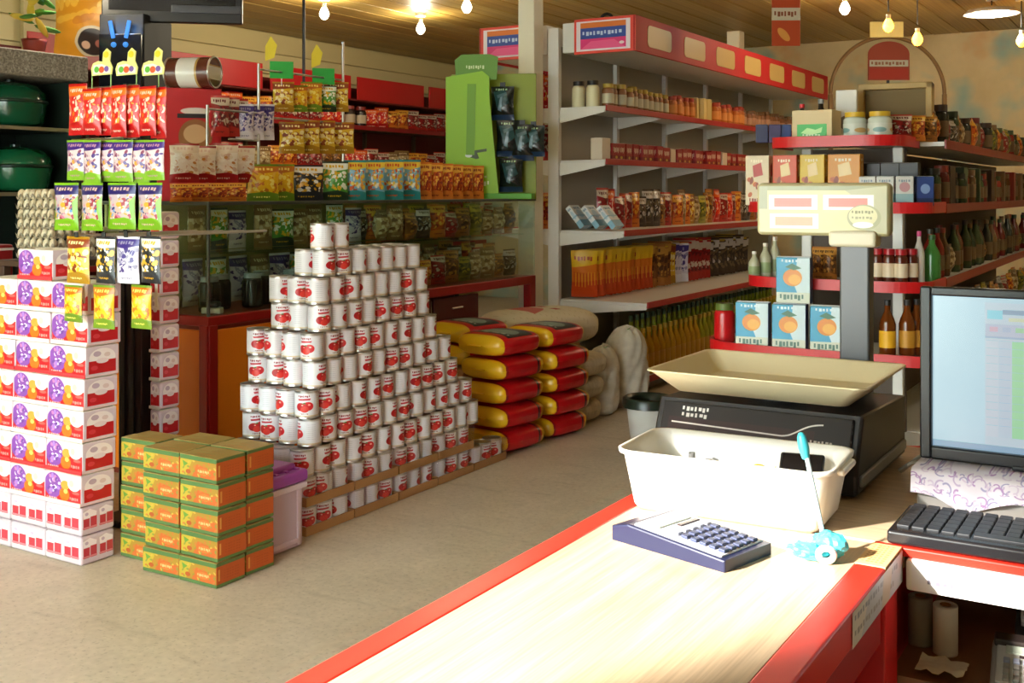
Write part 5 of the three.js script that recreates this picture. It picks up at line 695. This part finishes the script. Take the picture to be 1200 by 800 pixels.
{ // top end shelf
  const card = packThing(0.19, 0.145, 0.16, mat('#dbc79b', 0.6)); put(card, 'green_panel', plane(0.14, 0.065), printed('greenpanel', 128, 64, (g) => { rect(g, 0, 0, 128, 64, '#1fae3c'); poly(g, [[16, 40], [44, 16], [80, 26], [110, 14], [104, 40], [60, 50]], '#b8e89a'); marks(g, 24, 46, 80, 8, '#e4f6d8', 6); }, 0.4), 0.0, 0.045, 0.0805); endItem(card, 957, 160, 5.26, 1.69, 'cream carton with bright green panel on the top end shelf', 'carton');
  for (const [i, u] of [[0, 1002], [1, 1031]]) endItem(jarThing(0.054, 0.13, mat('#cfd8cc', 0.15), mat('#d8b02a', 0.4), printed('jarart', 128, 64, (g) => { rect(g, 0, 0, 128, 64, '#d3d9cf'); for (let k = 0; k < 4; k++) { ell(g, 16 + k * 32, 38, 12, 14, k % 2 ? '#7fa8a8' : '#c9a46a'); } }, 0.4)), u, 160, 5.24, 1.69, `clear jar with yellow lid on the top end shelf, ${i ? 'beside the red bags' : 'beside the cream carton'}`, 'jar', i);
  for (const [i, u, k] of [[0, 1056, 'darkRed'], [1, 1072, 'orange'], [2, 1086, 'brown']]) endItem(bagThing(k, 0.1, 0.12, 0.06), u, 160, 5.36 + i * 0.1, 1.69, `${['dark red', 'orange', 'brown'][i]} bag on the top shelf right after the yellow lidded jars`, 'snack bag', 0.5);
  for (const [i, u] of [[0, 893], [1, 908], [2, 920]]) endItem(packThing(0.06, 0.09, 0.06, mat(['#23264e', '#3a2f5c', '#1f3a78'][i], 0.35)), u, 160, 5.3 + i * 0.03, 1.69, `small ${['navy', 'violet', 'blue'][i]} box on the top end shelf before the cream carton`, 'box', 0.3);
  endItem(bottleThing(0.03, 0.2, mat('#3a2a20', 0.2), mat('#c8171c', 0.4), mat('#c9a23a', 0.5)), 940, 130, 5.5, 1.69, 'dark bottle with red cap behind the cream carton', 'bottle'); endItem(bottleThing(0.035, 0.22, mat('#201c1a', 0.2), M.grey, mat('#b9b6ae', 0.5)), 962, 130, 5.5, 1.69, 'black bottle with grey cap behind the cream carton', 'bottle');
  { const c = packThing(0.1, 0.26, 0.02, M.white); put(c, 'round_print', new THREE.CircleGeometry(0.035, 20), mat('#8a8478', 0.5), 0, 0.1, 0.0112); endItem(c, 992, 140, 5.52, 1.69, 'white price card leaning behind the yellow lidded jars', 'sign', 0.1); }
  { const c = new THREE.Group(); c.name = 'shadow_box'; const fm = mat('#b99a5a', 0.5), w = 0.32, hh = 0.3; put(c, 'backing', box(w, hh, 0.08), mat('#7c6432', 0.6), 0, hh / 2, -0.02); for (const s of [-1, 1]) { put(c, 'stile', rbox(0.03, hh, 0.13, 0.004), fm, s * w / 2, hh / 2, 0); } put(c, 'rail', rbox(w + 0.03, 0.03, 0.13, 0.004), fm, 0, hh - 0.015, 0); put(c, 'rail', rbox(w + 0.03, 0.03, 0.13, 0.004), fm, 0, 0.015, 0); endItem(c, 1050, 130, 5.75, 1.69, 'wooden framed box standing on the end gondola top', 'box', 0.1); }
  const prod = (u, k) => 0;
}
[[890, '#dccaa8', 'cream', 'a'], [922, '#c94a1c', 'orange red', 'b'], [954, '#d0b022', 'yellow', 'c'], [991, '#d08a1c', 'amber', 'd']].forEach(([u, c, n, k]) => { const m = printed('cereal' + k, 96, 128, (g) => { rect(g, 0, 0, 96, 128, c); poly(g, [[30, 26], [64, 18], [72, 50], [34, 56]], k === 'a' ? '#b02a24' : '#e8cf9a'); for (let i = 0; i < 12; i++) ell(g, 16 + (i * 37) % 66, 62 + (i * 23) % 42, 9, 6, ['#b8561c', '#e0b068', '#8a3414'][i % 3], i); marks(g, 16, 110, 62, 10, '#8a2a14', 6); marks(g, 22, 10, 50, 8, '#f4e6c8', 5); }, 0.4); const p = endItem(packThing(k === 'd' ? 0.15 : 0.118, 0.24, 0.07, m), u, 215, 5.22, 1.385, `${n} food carton on the second end shelf above the scale display`, 'carton', 0); });
[1018, 1038, 1060, 1083].forEach((u, i) => { const m = i === 3 ? printed('milkb', 64, 96, (g) => { rect(g, 0, 0, 64, 96, '#27407f'); ell(g, 32, 40, 18, 16, '#7f9ac8'); rect(g, 0, 70, 64, 26, '#1c2f60'); }) : printed('milka', 64, 96, (g) => { rect(g, 0, 0, 64, 96, '#cfd0cc'); ell(g, 32, 34, 20, 16, '#b98a90'); rect(g, 0, 56, 64, 40, '#8fb0b8'); marks(g, 10, 10, 44, 8, '#7a8a9a', 5); }); endItem(packThing(0.075, 0.135, 0.06, m), u, 235, 5.2 + (i === 3 ? 0.06 : 0), 1.385, `${i === 3 ? 'dark blue' : 'white and pale blue'} drink carton on the second end shelf, ${ord(i + 1)} from the scale display`, 'carton', i * 0.12); });
for (const [i, u] of [[0, 1022], [1, 1044], [2, 1066]]) endItem(packThing(0.085, 0.2, 0.08, mat(['#221a18', '#2a2622', '#191614'][i], 0.4)), u, 196, 5.36, 1.385, `dark tall box behind the drink cartons, ${ord(i + 1)} from the cereal boxes`, 'carton', 0.1);
// third end shelf
for (const [i, u, r, hh] of [[0, 884, 0.028, 0.13], [1, 897, 0.03, 0.17], [2, 908, 0.028, 0.2]]) endItem(bottleThing(r, hh, mat('#b9b89a', 0.3), M.white, mat('#8a9a6a', 0.5)), u, 330, 5.24 + i * 0.05, 1.03, `pale bottle with white cap on the third end shelf, ${['smallest', 'middle', 'tallest'][i]} of three`, 'bottle');
for (const [i, u] of [[0, 960], [1, 972]]) endItem(bagThing('brown', 0.07, 0.16, 0.05), u, 330, 5.26, 1.03, `brown packet on the third end shelf beside the scale column, ${i ? 'nearer the column' : 'nearer the blue carton'}`, 'snack bag');
for (const [i, u] of [[0, 1028], [1, 1042], [2, 1056], [3, 1068]]) endItem(jarThing(0.03, 0.16, mat('#5a2416', 0.2), mat('#a81420', 0.35), printed('saucelabel', 64, 48, (g) => { rect(g, 0, 0, 64, 48, '#e0cdb0'); ell(g, 32, 26, 16, 12, '#b0281c'); }, 0.5)), u, 330, 5.26 - (i === 3 ? -0.06 : 0), 1.03, `red lidded sauce jar on the third end shelf, ${ord(i + 1)} from the scale column`, 'jar');
{ const c = bottleThing(0.025, 0.24, mat('#c9c4bc', 0.3), mat('#c23a78', 0.4)); endItem(c, 1077, 330, 5.36, 1.03, 'slim pale bottle with pink cap on the third end shelf', 'bottle'); const d = bottleThing(0.04, 0.22, mat('#3c7a34', 0.2), mat('#2a5a26', 0.4)); endItem(d, 1092, 330, 5.45, 1.03, 'green bottle at the corner of the third end shelf', 'bottle'); }
// lower end shelf: blue juice cartons, bottles, red jar
{
  const m = printed('juice', 128, 192, (g) => { rect(g, 0, 0, 128, 192, '#2f9fc8'); poly(g, [[80, 0], [128, 0], [128, 192], [96, 192], [70, 120]], '#cfe6ea'); ell(g, 62, 84, 36, 36, '#e08a1c'); ell(g, 70, 92, 24, 22, '#f0b03a'); poly(g, [[34, 40], [60, 24], [96, 44], [66, 52]], '#2a6a4a'); rect(g, 0, 146, 128, 46, '#cfd8c4'); marks(g, 14, 154, 96, 22, '#3c6a58', 7); marks(g, 20, 8, 80, 12, '#d6ecf2', 6); }, 0.35);
  const side = mat('#123a72', 0.4), mats = [side, side, mat('#a8c8d4', 0.4), side, m, m];
  const mk = () => { const o = new THREE.Group(); o.name = 'juice_carton'; put(o, 'carton_body', rbox(0.155, 0.212, 0.075, 0.005), mats, 0, 0.106, 0); put(o, 'top_flap', box(0.15, 0.004, 0.03), mat('#e8eef0', 0.4), 0, 0.213, 0); return o; };
  const A = 5.06; for (const [i, u] of [[0, 883], [1, 926], [2, 971]]) endItem(mk(), u, 412, A, 0.72, `blue juice carton with orange fruit on the lower end shelf, ${['beside the red jar', 'under the stacked one', 'beside the scale column'][i]}`, 'carton', 0.12);
  const top = mk(); endItem(top, 931, 350, A, 0.72 + 0.217, 'blue juice carton stacked on top of another juice carton', 'carton', 0.12);
  endItem(jarThing(0.05, 0.19, mat('#c4161a', 0.25), mat('#5a6a2a', 0.5)), 849, 412, A + 0.1, 0.72, 'red jar with green lid beside the juice cartons', 'jar');
  for (const [i, u] of [[0, 1040], [1, 1063], [2, 1074]]) endItem(bottleThing(0.036, 0.25, mat('#7a3a10', 0.12, 0, { transmission: 0.3, thickness: 0 }), M.black, mat(i ? '#c08a28' : '#e8b020', 0.5)), u, 412, A + 0.04 + 0.05 * i, 0.72, `amber bottle with yellow label on the lower end shelf, ${ord(i + 1)} from the scale column`, 'bottle');
}
// side shelves of that gondola
{
  const opt = { 0.3: ['bag'], 0.72: ['bag'], 1.03: ['bottle'], 1.385: ['jar'], 1.69: ['bag'] };
  const cols = ['#3a2418', '#6a1a18', '#26361c', '#5a3a1c', '#8a2a20', '#2a2a22', '#7a5a3a', '#3c4a2a'];
  const names = ['dark brown', 'maroon', 'dark green', 'brown', 'brick red', 'charcoal', 'tan', 'olive'];
  for (const h of [0.72, 1.03, 1.385, 1.69]) { let k = 0; for (let a = RA + 0.52; a < 10; a += 0.115) { k++; const ci = Math.floor(rnd() * 8), kind = h === 1.69 ? (k % 3 ? 'bag' : 'jar') : h === 1.385 ? (k % 4 ? 'jar' : 'pack') : h === 1.03 ? (k % 5 ? 'bottle' : 'bag') : 'bag'; const kd = pick(['brown', 'darkRed', 'orange', 'olive', 'tan', 'darkBrown']);
    const o = kind === 'bag' ? bagThing(kd, 0.1, 0.13 + rr(0, 0.06), 0.06, 'food_packet') : kind === 'jar' ? jarThing(0.04, 0.16 + rr(0, 0.04), mat(cols[ci], 0.25), mat(cols[(ci + 3) % 8], 0.4), mat('#6e5436', 0.5)) : kind === 'bottle' ? bottleThing(0.036, 0.24 + rr(0, 0.03), mat(cols[ci], 0.2), mat(cols[(ci + 1) % 8], 0.4), mat('#644a28', 0.5)) : packThing(0.1, 0.2, 0.08, mat(cols[ci], 0.45));
    place(o, `${kind === 'bag' ? { brown: 'brown', darkRed: 'dark red', orange: 'orange', olive: 'olive', tan: 'tan', darkBrown: 'dark brown' }[kd] : names[ci]} ${kind === 'bag' ? 'packet' : kind === 'pack' ? 'carton' : kind}, ${ord(k)} along the ${{ 0.72: 'fourth', 1.03: 'third', 1.385: 'second', 1.69: 'top' }[h]} side shelf of the end gondola`, kind === 'bag' ? 'packet' : kind === 'pack' ? 'carton' : kind, a, RB + 0.34 + rr(-0.02, 0.02), h + 0.0005, Math.PI / 2 + rr(-0.2, 0.2), 'goods on the side shelves of the end gondola'); } }
}
// ---------- signs and arch at the back ----------
{ const d = 9, p = atD(921, 0, d), o = thing('hanging_banner', 'orange and white vertical banner hanging from the ceiling', 'banner', p.a, p.b, ROOM.H - 0.0, TH); put(o, 'banner_sheet', rbox(0.23, 0.55, 0.01, 0.003), printed('banner', 96, 192, (g) => { rect(g, 0, 0, 96, 192, '#c2481a'); rect(g, 0, 84, 96, 36, '#d8cdb4'); marks(g, 8, 94, 80, 14, '#8a4a2a', 7); ell(g, 40, 160, 26, 12, '#e8a24a', 0.7); ell(g, 50, 40, 30, 18, '#d86a2a'); }, 0.5), 0, -0.29, 0); for (const x of [-0.1, 0.1]) put(o, 'string', cyl(0.002, 0.02, 6), M.grey, x, -0.01, 0); }
{ const d = 8.6, p = atD(1041, 94, d), o = thing('round_top_sign', 'red and white sign with rounded top on a thin stem behind the wooden frame', 'sign', p.a, p.b, 0, TH); const s = new THREE.Shape(); s.moveTo(-0.16, 0); s.lineTo(0.16, 0); s.lineTo(0.16, 0.2); s.absellipse(0, 0.2, 0.16, 0.1, 0, Math.PI); s.lineTo(-0.16, 0); put(o, 'sign_board', new THREE.ExtrudeGeometry(s, { depth: 0.012, bevelEnabled: false }), mat('#b3462c', 0.5), 0, p.h, 0); put(o, 'white_band', plane(0.3, 0.05), printed('band', 128, 24, (g) => { rect(g, 0, 0, 128, 24, '#d8cdb4'); marks(g, 6, 6, 116, 12, '#a86a4a', 10); }, 0.5), 0, p.h + 0.13, 0.0128); put(o, 'red_band', plane(0.3, 0.08), mat('#c23524', 0.5), 0, p.h + 0.05, 0.0128); put(o, 'stem', cyl(0.012, p.h, 10), M.darkGrey, 0, p.h / 2, -0.01); put(o, 'stem_base', cyl(0.14, 0.03, 20), M.darkGrey, 0, 0.015, -0.01); }
{ const p0 = atD(1040, 140, 11.3), o = thing('wooden_arch', 'tall thin wooden arch before the mural wall under the yellow bulbs', 'arch', p0.a, p0.b, 0, TH); const R = 0.58, m = mat('#6c4f22', 0.5); for (const x of [-R, R]) put(o, 'arch_post', rbox(0.042, 2.45, 0.042, 0.008), m, x, 1.225, 0); put(o, 'arch_curve', new THREE.TorusGeometry(R, 0.02, 10, 40, Math.PI), m, 0, 2.45, 0); put(o, 'pale_plate', rbox(0.34, 0.16, 0.02, 0.004), mat('#e0cd7a', 0.5), -0.02, 3.1, 0.03); }  // the plate at the arch top is plain pale yellow
// ---------- left wall shelving ----------
{
  const A0 = 5.6, A1 = 12.6, o = thing('stock_shelving', 'red topped stock shelving along the cream plank wall', 'shelving', (A0 + A1) / 2, -8.6, 0), L = A1 - A0;
  put(o, 'back_panel', box(0.03, 2.7, L), mat('#6a1a16', 0.6), 0.02, 1.35, 0); for (let i = 0; i <= 7; i++) put(o, 'upright', rbox(0.05, 2.5, 0.03, 0.004), mat('#5c4a34', 0.5), 0.06, 1.25, L / 2 - i * L / 7);
  for (const h of [0.3, 0.8, 1.25, 1.7, 2.2]) { const s = put(o, 'shelf_board', rbox(0.5, 0.025, L, 0.003), mat('#6a5a44', 0.5), 0.28, h - 0.013, 0); put(s, 'red_edge', rbox(0.012, 0.05, L, 0.004), mat('#8a1418', 0.4), 0.256, 0, 0); }
  for (let i = 0; i < 5; i++) put(o, 'sign_board', rbox(0.02, 0.26, L / 5 - 0.12, 0.004), mat('#b0161a', 0.4), 0.55, 2.63, L / 2 - (i + 0.5) * L / 5); put(o, 'sign_carrier', box(0.5, 0.02, L), mat('#6a1a16', 0.6), 0.29, 2.5, 0);
  const rows = { 2.2: ['darkRed', 'red', 'darkBrown', 'red', 'orange', 'darkRed'], 1.7: ['darkRed', 'brown', 'red', 'darkRed', 'tan', 'orange'], 1.25: ['orange', 'darkRed', 'brown', 'red', 'gold', 'darkRed'] }, nm = { darkRed: 'dark red', red: 'red', darkBrown: 'dark brown', orange: 'orange', brown: 'brown', tan: 'tan', gold: 'golden' };
  for (const h of [2.2, 1.7, 1.25]) { let k = 0; for (let a = A0 + 1.3; a < A1 - 0.2; a += 0.2) { k++; const kd = rows[h][Math.floor(k / 2) % 6]; if (kd === 'darkBrown') place(jarThing(0.07, 0.24, mat('#2a1a16', 0.2), mat('#8a2a20', 0.4), mat('#b9a58a', 0.5)), `dark jar, ${ord(k)} along the ${{ 2.2: 'highest', 1.7: 'second highest', 1.25: 'third highest' }[h]} wall shelf`, 'jar', a, -8.2, h + 0.0005, 0, 'goods on the wall shelving'); else place(bagThing(kd, 0.19, 0.22 + rr(0, 0.045), 0.1, 'food_packet'), `${nm[kd]} packet, ${ord(k)} along the ${{ 2.2: 'highest', 1.7: 'second highest', 1.25: 'third highest' }[h]} wall shelf`, 'packet', a, -8.2, h + 0.0005, Math.PI / 2 - 0.4 + rr(-0.2, 0.2), 'goods on the wall shelving'); } }
}
// ---------- left corner: cooler cabinet with green tubs, eggs, bags, screen ----------
{
  const BX = -6.45, A0 = 3.3, A1 = 4.95, o = thing('cooler_cabinet', 'cabinet with grey speckled top beam and dark shelf behind the candy stand', 'cabinet', (A0 + A1) / 2, BX - 0.35, 0), L = A1 - A0;
  const gran = (() => { const t = dataTex(256, 256, (x, y) => { const n = fbm(x * 40, y * 40, 3) * 90 + fbm(x * 8, y * 8, 3, 4) * 30; return [140 + n, 130 + n, 116 + n]; }); return new THREE.MeshPhysicalMaterial({ map: t, roughness: 0.6 }); })();
  put(o, 'top_beam', uvMetres(new RoundedBoxGeometry(0.72, 0.17, L + 0.1, 2, 0.012), 0.5), gran, 0, 2.29, 0); put(o, 'back_panel', box(0.03, 2.2, L), mat('#16241c', 0.5), -0.33, 1.1, 0); for (const z of [-L / 2 + 0.02, L / 2 - 0.02]) put(o, 'side_panel', box(0.7, 2.2, 0.04), mat('#1c2a22', 0.5), 0, 1.1, z);
  for (const h of [0.3, 0.85, 1.45, 1.88]) { const s = put(o, 'shelf_board', rbox(0.66, 0.025, L - 0.06, 0.003), mat('#2a332e', 0.35), 0, h - 0.013, 0); put(s, 'steel_edge', rbox(0.012, 0.025, L - 0.06, 0.003), M.steel, 0.332, 0, 0); }
  const tubG = lathe('greentub', [[0.001, 0.0], [0.17, 0.0], [0.2, 0.03], [0.22, 0.16], [0.21, 0.23], [0.16, 0.28], [0.08, 0.3], [0.001, 0.303]], 28);
  for (const [i, a, h] of [[0, 3.6, 1.88], [1, 4.1, 1.88], [2, 4.6, 1.88], [3, 3.64, 1.45], [4, 4.14, 1.45], [5, 4.64, 1.45]]) { const t = thing('green_tub', `glossy dark green lidded tub on the ${h > 1.6 ? 'upper' : 'lower'} cabinet shelf, ${ord(i % 3 + 1)} from the near end`, 'tub', a, BX - 0.28, h + 0.001, 0, 'green tubs in the cabinet'); put(t, 'tub_body', tubG, mat(i % 2 ? '#155a38' : '#0f4a30', 0.15)); t.scale.set(1.06, 1.0, 1.06); put(t, 'lid_rim', new THREE.TorusGeometry(0.218, 0.012, 10, 32), mat('#0a2a1c', 0.3), 0, 0.17, 0, Math.PI / 2); put(t, 'lid_knob', cyl(0.03, 0.02, 16), mat('#0a2a1c', 0.3), 0, 0.308, 0); }
}
{ // stacked egg trays on red crates
  const a = 3.75, b = -5.42; let y = 0;
  for (let i = 0; i < 5; i++) { const o = thing('red_crate', `red plastic crate with white edges, ${ord(i + 1)} from the floor beside the egg trays`, 'crate', 3.6, -5.66, i * 0.235 + 0.001, 0.05, 'red crates'); put(o, 'crate_body', rbox(0.4, 0.225, 0.3, 0.01), mat('#8c1418', 0.45), 0, 0.1125, 0); for (const yy of [0.03, 0.12, 0.2]) put(o, 'white_band', rbox(0.405, 0.014, 0.305, 0.003), mat('#d8bdb4', 0.5), 0, yy, 0); for (const x of [-0.19, 0.19]) put(o, 'corner_post', rbox(0.03, 0.228, 0.03, 0.004), mat('#d8bdb4', 0.5), x, 0.114, 0.145); }
  const tb = thing('side_table', 'dark wooden table under the egg trays behind the candy boxes', 'table', a + 0.1, -5.28, 0); put(tb, 'table_top', rbox(0.45, 0.03, 0.5, 0.005), mat('#4a3424', 0.5), 0.08, 1.075, 0); for (const [x, z] of [[-0.1, -0.2], [0.26, -0.2], [-0.1, 0.2], [0.26, 0.2]]) put(tb, 'leg', rbox(0.04, 1.06, 0.04, 0.004), mat('#4a3424', 0.5), x, 0.53, z);
  const TG = memo('eggtray', () => { const N = 36, S = 0.3, pos = [], idx = []; for (let j = 0; j <= N; j++) for (let i = 0; i <= N; i++) { const x = (i / N - 0.5) * S, z = (j / N - 0.5) * S; pos.push(x, 0.022 + 0.018 * Math.cos(i / N * 12 * Math.PI) * Math.cos(j / N * 12 * Math.PI), z); } for (let j = 0; j < N; j++) for (let i = 0; i < N; i++) { const k = j * (N + 1) + i; idx.push(k, k + N + 1, k + 1, k + 1, k + N + 1, k + N + 2); } const g = new THREE.BufferGeometry(); g.setAttribute('position', new THREE.Float32BufferAttribute(pos, 3)); g.setIndex(idx); g.computeVertexNormals(); return g; });
  const egg = lathe('egg', [[0.001, 0], [0.012, 0.003], [0.019, 0.012], [0.0215, 0.024], [0.018, 0.04], [0.01, 0.052], [0.001, 0.055]], 12);
  for (let t = 0; t < 7; t++) { const o = thing('egg_tray', `grey pulp tray of cream eggs, ${ord(t + 1)} from the table`, 'egg tray', a + 0.1, -5.22, 1.092 + t * 0.052, 0.05 * (t % 2), 'stack of egg trays'); put(o, 'pulp_tray', TG, mat('#a59a84', 0.9, 0, { side: THREE.DoubleSide })); for (let i = 0; i < 6; i++) for (let j = 0; j < 6; j++) if (t === 6 || i === 5 || j === 5) put(o, 'egg', egg, mat((i + j) % 3 ? '#cdb998' : '#d9c9aa', 0.5), -0.125 + i * 0.05, 0.008, -0.125 + j * 0.05); }
}
{ // bag, dark panel with blue lamps, screen on the wall above the cabinet
  const p = atD(104, 66, 8.7), o = bagThing('gold', 0.55, 0.62, 0.16); o.children[0].material = printed('bigbag', 128, 160, (g) => { rect(g, 0, 0, 128, 160, '#c8861a'); for (let i = 0; i < 40; i++) ell(g, (i * 47) % 128, (i * 29) % 90, 8 + i % 7, 5 + i % 4, ['#d9a43a', '#b8741a', '#e0b85a'][i % 3], i); ell(g, 76, 132, 34, 32, '#c9bba8'); ell(g, 76, 132, 28, 26, '#2a1c1c'); ell(g, 62, 138, 8, 8, '#c9a08a'); ell(g, 88, 136, 9, 8, '#9a5a50'); }, 0.35); put(o, 'hanger_cord', cyl(0.006, Math.max(0.02, ROOM.H - p.h - 0.6), 8), M.darkGrey, 0, (0.62 + ROOM.H - p.h) / 2, 0); place(o, 'large golden bag with dark round badge hanging beside the black screen', 'bag', p.a, p.b, p.h, TH);
  const fl = thing('flower_bunch', 'green and yellow artificial flowers beside the large golden bag', 'flowers', 4.8, -6.75, 2.375, 0.3); put(fl, 'pot', lathe('pot', [[0.001, 0], [0.06, 0], [0.08, 0.1], [0.085, 0.12], [0.001, 0.12]], 18), mat('#8a2a1c', 0.5)); for (let i = 0; i < 14; i++) { const t = i * 2.4, r = 0.06 + (i % 4) * 0.02; put(fl, 'leaf', new THREE.SphereGeometry(1, 8, 6).scale(0.03, 0.012, 0.09), mat(i % 3 ? '#3f7a2c' : '#c9a83a', 0.5), Math.cos(t) * r, 0.2 + (i % 5) * 0.06, Math.sin(t) * r, -0.8 + (i % 3) * 0.3, t, 0); }
  for (const u of [22]) { const q = atB(u, 30, -8.57); }
}
{
  const d = 8.2, p = atD(203, 27, d), o = thing('wall_screen', 'black flat screen hung high, seen from below', 'screen', p.a, p.b, p.h, TH + 0.18); const W = 1.0, Hh = 0.6; put(o, 'casing', rbox(W, Hh, 0.07, 0.012, 2), mat('#120e0f', 0.4), 0, Hh / 2, 0); put(o, 'screen_glass', plane(W - 0.1, Hh - 0.12), mat('#0c0a0c', 0.12), 0, Hh / 2 + 0.02, 0.0355); put(o, 'speaker_bar', rbox(0.5, 0.06, 0.02, 0.006), mat('#3a3a40', 0.4), 0.24, 0.1, 0.036); put(o, 'hanger', cyl(0.02, ROOM.H - p.h - Hh + 0.05, 12), M.darkGrey, 0, (ROOM.H - p.h + Hh) / 2, -0.02);
}
{
  const p = atD(160, 75, 8.3), o = thing('drinks_fridge', 'tall black fridge with two blue lights behind the candy stand', 'fridge', p.a, p.b, 0, TH - 0.1); const hh = EYE + (225 - 22) * 8.3 / F; put(o, 'fridge_body', rbox(0.34, hh, 0.5, 0.012, 2), mat('#0c0d10', 0.7), 0, hh / 2, 0); put(o, 'door', rbox(0.32, hh - 0.25, 0.03, 0.006), mat('#0a0c12', 0.15), 0, (hh - 0.25) / 2 + 0.1, 0.262);
  const blue = new THREE.MeshStandardMaterial({ color: '#0a1420', emissive: '#4aa4ff', emissiveIntensity: 1.6 }); for (const s of [-1, 1]) { put(o, 'blue_light', rbox(0.03, 0.13, 0.012, 0.005), blue, s * 0.06, hh - 0.12, 0.28, 0, 0, s * -0.2); put(o, 'blue_lamp_dot', new THREE.SphereGeometry(0.02, 12, 8), blue, s * 0.045, hh - 0.23, 0.28); const L = new THREE.PointLight('#4aa4ff', 0.25, 0, 2); L.position.set(s * 0.06, hh - 0.12, 0.33); o.add(L); }
}
{ const p = atB(226, 105, -4.68), o = thing('round_tin', 'brown and white round tin lying on top of the red cardboard display', 'tin', p.a, -4.68, GT + 0.627, 0.35); put(o, 'tin_wall', cyl(0.085, 0.26, 28).clone().rotateZ(Math.PI / 2), printed('tinwall', 64, 128, (g) => { rect(g, 0, 0, 64, 128, '#5a2a1c'); rect(g, 0, 34, 64, 54, '#d9d2c8'); rect(g, 0, 88, 64, 6, '#b08a4a'); }, 0.25), 0, 0.085, 0); for (const x of [-0.13, 0.13]) put(o, 'tin_rim', new THREE.TorusGeometry(0.085, 0.006, 8, 28), M.steel, x, 0.085, 0, 0, Math.PI / 2); }
{ const q = atB(12, 25, -8.5); const o = structGroup('trim_1'); put(o, 'vertical_batten', rbox(0.05, ROOM.H, 0.14, 0.005), mat('#cdbb86', 0.5), -8.56, ROOM.H / 2, -atB(34, 30, -8.56).a); }
{ const p = atB(356, 60, -6), o = thing('hanging_rod', 'thin dark rod hanging from the ceiling behind the golden bags', 'rod', p.a, -6, ROOM.H); put(o, 'rod_stem', cyl(0.012, 0.9, 8), M.darkGrey, 0, -0.45, 0); put(o, 'rod_plate', cyl(0.05, 0.015, 16), M.darkGrey, 0, -0.008, 0); put(o, 'rod_hook', new THREE.TorusGeometry(0.03, 0.006, 8, 16, 4), M.darkGrey, 0, -0.93, 0); }

renderer.render(scene, camera);
